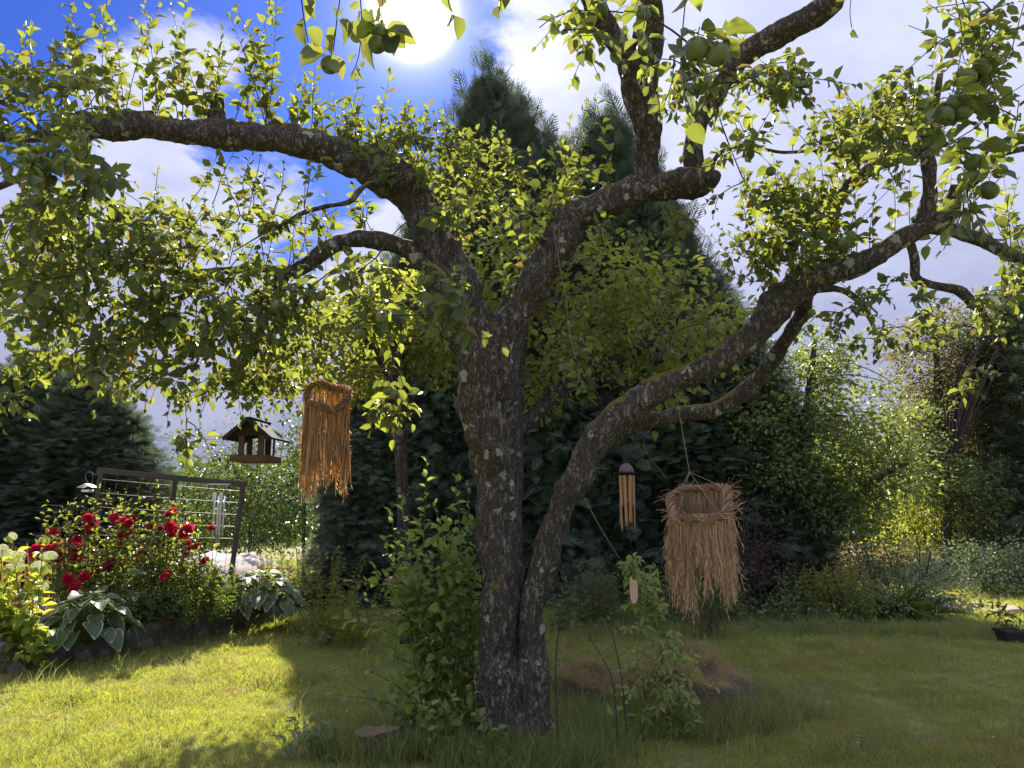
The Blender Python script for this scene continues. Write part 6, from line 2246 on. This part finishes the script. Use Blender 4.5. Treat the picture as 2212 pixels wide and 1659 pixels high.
# ------------------------------------------------------------------ grass
def tuft(n, h, rad, w_, seed, lean=.5):
    g_ = np.random.default_rng(seed)
    P_ = np.stack([g_.normal(0, rad, n), g_.normal(0, rad, n), np.full(n, -.004)], -1)
    az = g_.random(n) * 6.28
    ln = np.abs(g_.normal(0, lean, n))
    D_ = np.stack([np.cos(az) * ln, np.sin(az) * ln, np.ones(n)], -1)
    D_ = unit(D_)
    L_ = h * g_.uniform(.5, 1.15, n)
    sd_ = unit(np.cross(D_, g_.normal(0, 1, (n, 3)))) * w_
    mid = P_ + D_ * (L_ * .55)[:, None]
    tip = mid + unit(D_ + np.stack([np.cos(az), np.sin(az), np.full(n, -.5)], -1) * .45) * (L_ * .5)[:, None]
    V_ = np.stack([P_ - sd_ * .5, P_ + sd_ * .5, mid - sd_ * .42, mid + sd_ * .42, tip], 1).reshape(-1, 3)
    o_ = (np.arange(n) * 5)[:, None]
    return mesh('grass_tuft', V_, [np.array([[0, 1, 3, 2]]) + o_, np.array([[2, 3, 4]]) + o_], {'rnd': np.repeat(g_.random(n) * .35, 5)})


def scatter(name, label, pts, scale, protos, mat):
    """pts (n,3): one stuff object that instances grass tufts on its vertices"""
    me = mesh(name, pts, [np.array([[0, 1, 2]])], {'gscale': scale, 'grot': rng.uniform(0, 6.28, len(pts)), 'gpick': rng.integers(0, len(protos), len(pts)).astype(float)})
    o = obj(name, me)
    srcs = []
    for q in protos:
        if not q.materials:
            q.materials.append(mat)
        srcs.append(bpy.data.objects.new('grass_tuft', q))
    ng = bpy.data.node_groups.new(name, 'GeometryNodeTree')
    ng.interface.new_socket('Geometry', in_out='INPUT', socket_type='NodeSocketGeometry')
    ng.interface.new_socket('Geometry', in_out='OUTPUT', socket_type='NodeSocketGeometry')
    N_, L_ = ng.nodes, ng.links
    gi, go = N_.new('NodeGroupInput'), N_.new('NodeGroupOutput')
    mp = N_.new('GeometryNodeMeshToPoints')
    L_.new(gi.outputs[0], mp.inputs[0])
    jn = N_.new('GeometryNodeGeometryToInstance')
    for s_ in srcs[::-1]:
        oi = N_.new('GeometryNodeObjectInfo')
        oi.inputs['Object'].default_value = s_
        oi.inputs['As Instance'].default_value = False
        L_.new(oi.outputs['Geometry'], jn.inputs[0])
    ip = N_.new('GeometryNodeInstanceOnPoints')
    L_.new(mp.outputs[0], ip.inputs['Points'])
    L_.new(jn.outputs[0], ip.inputs['Instance'])
    ip.inputs['Pick Instance'].default_value = True

    def attr(nm):
        a_ = N_.new('GeometryNodeInputNamedAttribute')
        a_.data_type = 'FLOAT'
        a_.inputs['Name'].default_value = nm
        return a_.outputs[0]
    L_.new(attr('gpick'), ip.inputs['Instance Index'])
    cx = N_.new('ShaderNodeCombineXYZ')
    L_.new(attr('grot'), cx.inputs[2])
    L_.new(cx.outputs[0], ip.inputs['Rotation'])
    L_.new(attr('gscale'), ip.inputs['Scale'])
    L_.new(ip.outputs[0], go.inputs[0])
    md = o.modifiers.new('grass', 'NODES')
    md.node_group = ng
    return tag(o, label, 'grass', kind='stuff')


def lawn_pts(n, y0, y1, xs=1.15, seed=1):
    g_ = np.random.default_rng(seed)
    # density falls with distance so that each patch of the picture gets about the same
    u_ = g_.random(n)
    y = y0 * (y1 / y0) ** u_
    half = (CX / FPX) * y * xs + .5
    x = g_.uniform(-1, 1, n) * half
    ok = ~in_poly(x, y, poly)
    for (qx, qy, qr) in ((BASE[0] + .05, BASE[1], .27), (b_st[0], b_st[1], .19)):
        ok &= (x - qx) ** 2 + (y - qy) ** 2 > qr ** 2
    return np.stack([x, y, gz(x, y)], -1)[ok]


b_st = gr(808, 1622)
pts = lawn_pts(52000, 3.6, 24.0, seed=2)
dist = pts[:, 1]
sc_ = (.75 + .5 * rng.random(len(pts))) * np.clip(dist / 6.5, .9, 2.0)
sc_ *= .72 + .75 * np.clip(fbm(pts * 1.5 + 3.3, 3) + .35, 0, 1.3)
scatter('lawn_grass', 'short mown grass covering the lawn', pts, sc_, [tuft(26, .055, .04, .0042, 200 + k, 1.05) for k in range(5)], M['grass'])

# longer grass around the trunk, the rocks, the wall and the border
pl = []
g = np.random.default_rng(9)
for (c_, r0, r1, n) in ((BASE + [.05, 0, 0], .22, .75, 520), (gr(1500, 1560) + [0, .36, 0], .42, .95, 600), (gr(1290, 1555) + [0, .36, 0], .3, .75, 380), (b_st, .15, .4, 90)):
    a = g.random(n) * 6.28
    r_ = g.uniform(r0, r1, n)
    pl.append(np.stack([c_[0] + np.cos(a) * r_, c_[1] + np.sin(a) * r_ * .9, np.zeros(n)], -1))
for s_ in np.linspace(.1, seg[-1] - .3, 150):
    q = wall_at(s_)
    pl.append((q + [g.normal(0, .03), -.07 + g.normal(0, .03), 0])[None])
n = 420
x = g.uniform(.6, 6.5, n)
pl.append(np.stack([x, 9.7 + g.normal(0, .25, n), np.zeros(n)], -1))
n = 180
yy = g.uniform(4.0, 9, n)
pl.append(np.stack([g.uniform(-1, 1, n) * yy * .7, yy, np.zeros(n)], -1))
PL = np.vstack(pl)
PL = PL[~in_poly(PL[:, 0], PL[:, 1], poly)]
PL[:, 2] = gz(PL[:, 0], PL[:, 1])
scatter('long_grass', 'longer unmown grass round the trunk, rocks, wall foot and border', PL, .6 + .7 * g.random(len(PL)), [tuft(18, .24, .045, .0042, 300 + k, .42) for k in range(4)], M['tall_grass'])
# dry meadow seen between the far trunks
n = 2600
yy = g.uniform(17, 30, n)
xx = g.uniform(.42, .72, n) * yy
scatter('meadow_grass', 'dry golden meadow grass beyond the far trunks', np.stack([xx, yy, np.zeros(n)], -1), 1.6 + g.random(n), [tuft(20, .35, .12, .012, 400 + k, .4) for k in range(3)], M['dry_grass'])
# pale dry grasses behind the hydrangea
p = at(70, 1106, 9.3)
q = Plant(.05)
mb = MB()
for k in range(120):
    a = np.array([g.normal(0, .28), g.normal(0, .15), 0])
    e = a * 1.5 + [g.normal(0, .08), g.normal(0, .08), g.uniform(.65, .95)]
    mb.tube(spline([a, (a + e) / 2 + [0, 0, .04], e], .12), .003, 3, cap=False, a=g.random())
o = thing('ornamental_grass', 'reddish dry ornamental grass between the hydrangea and the roses', 'grass', (p[0], 9.3, .24))
obj('blade', mb.mesh('blade'), M['straw_lit'], o)['kind'] = 'stuff'
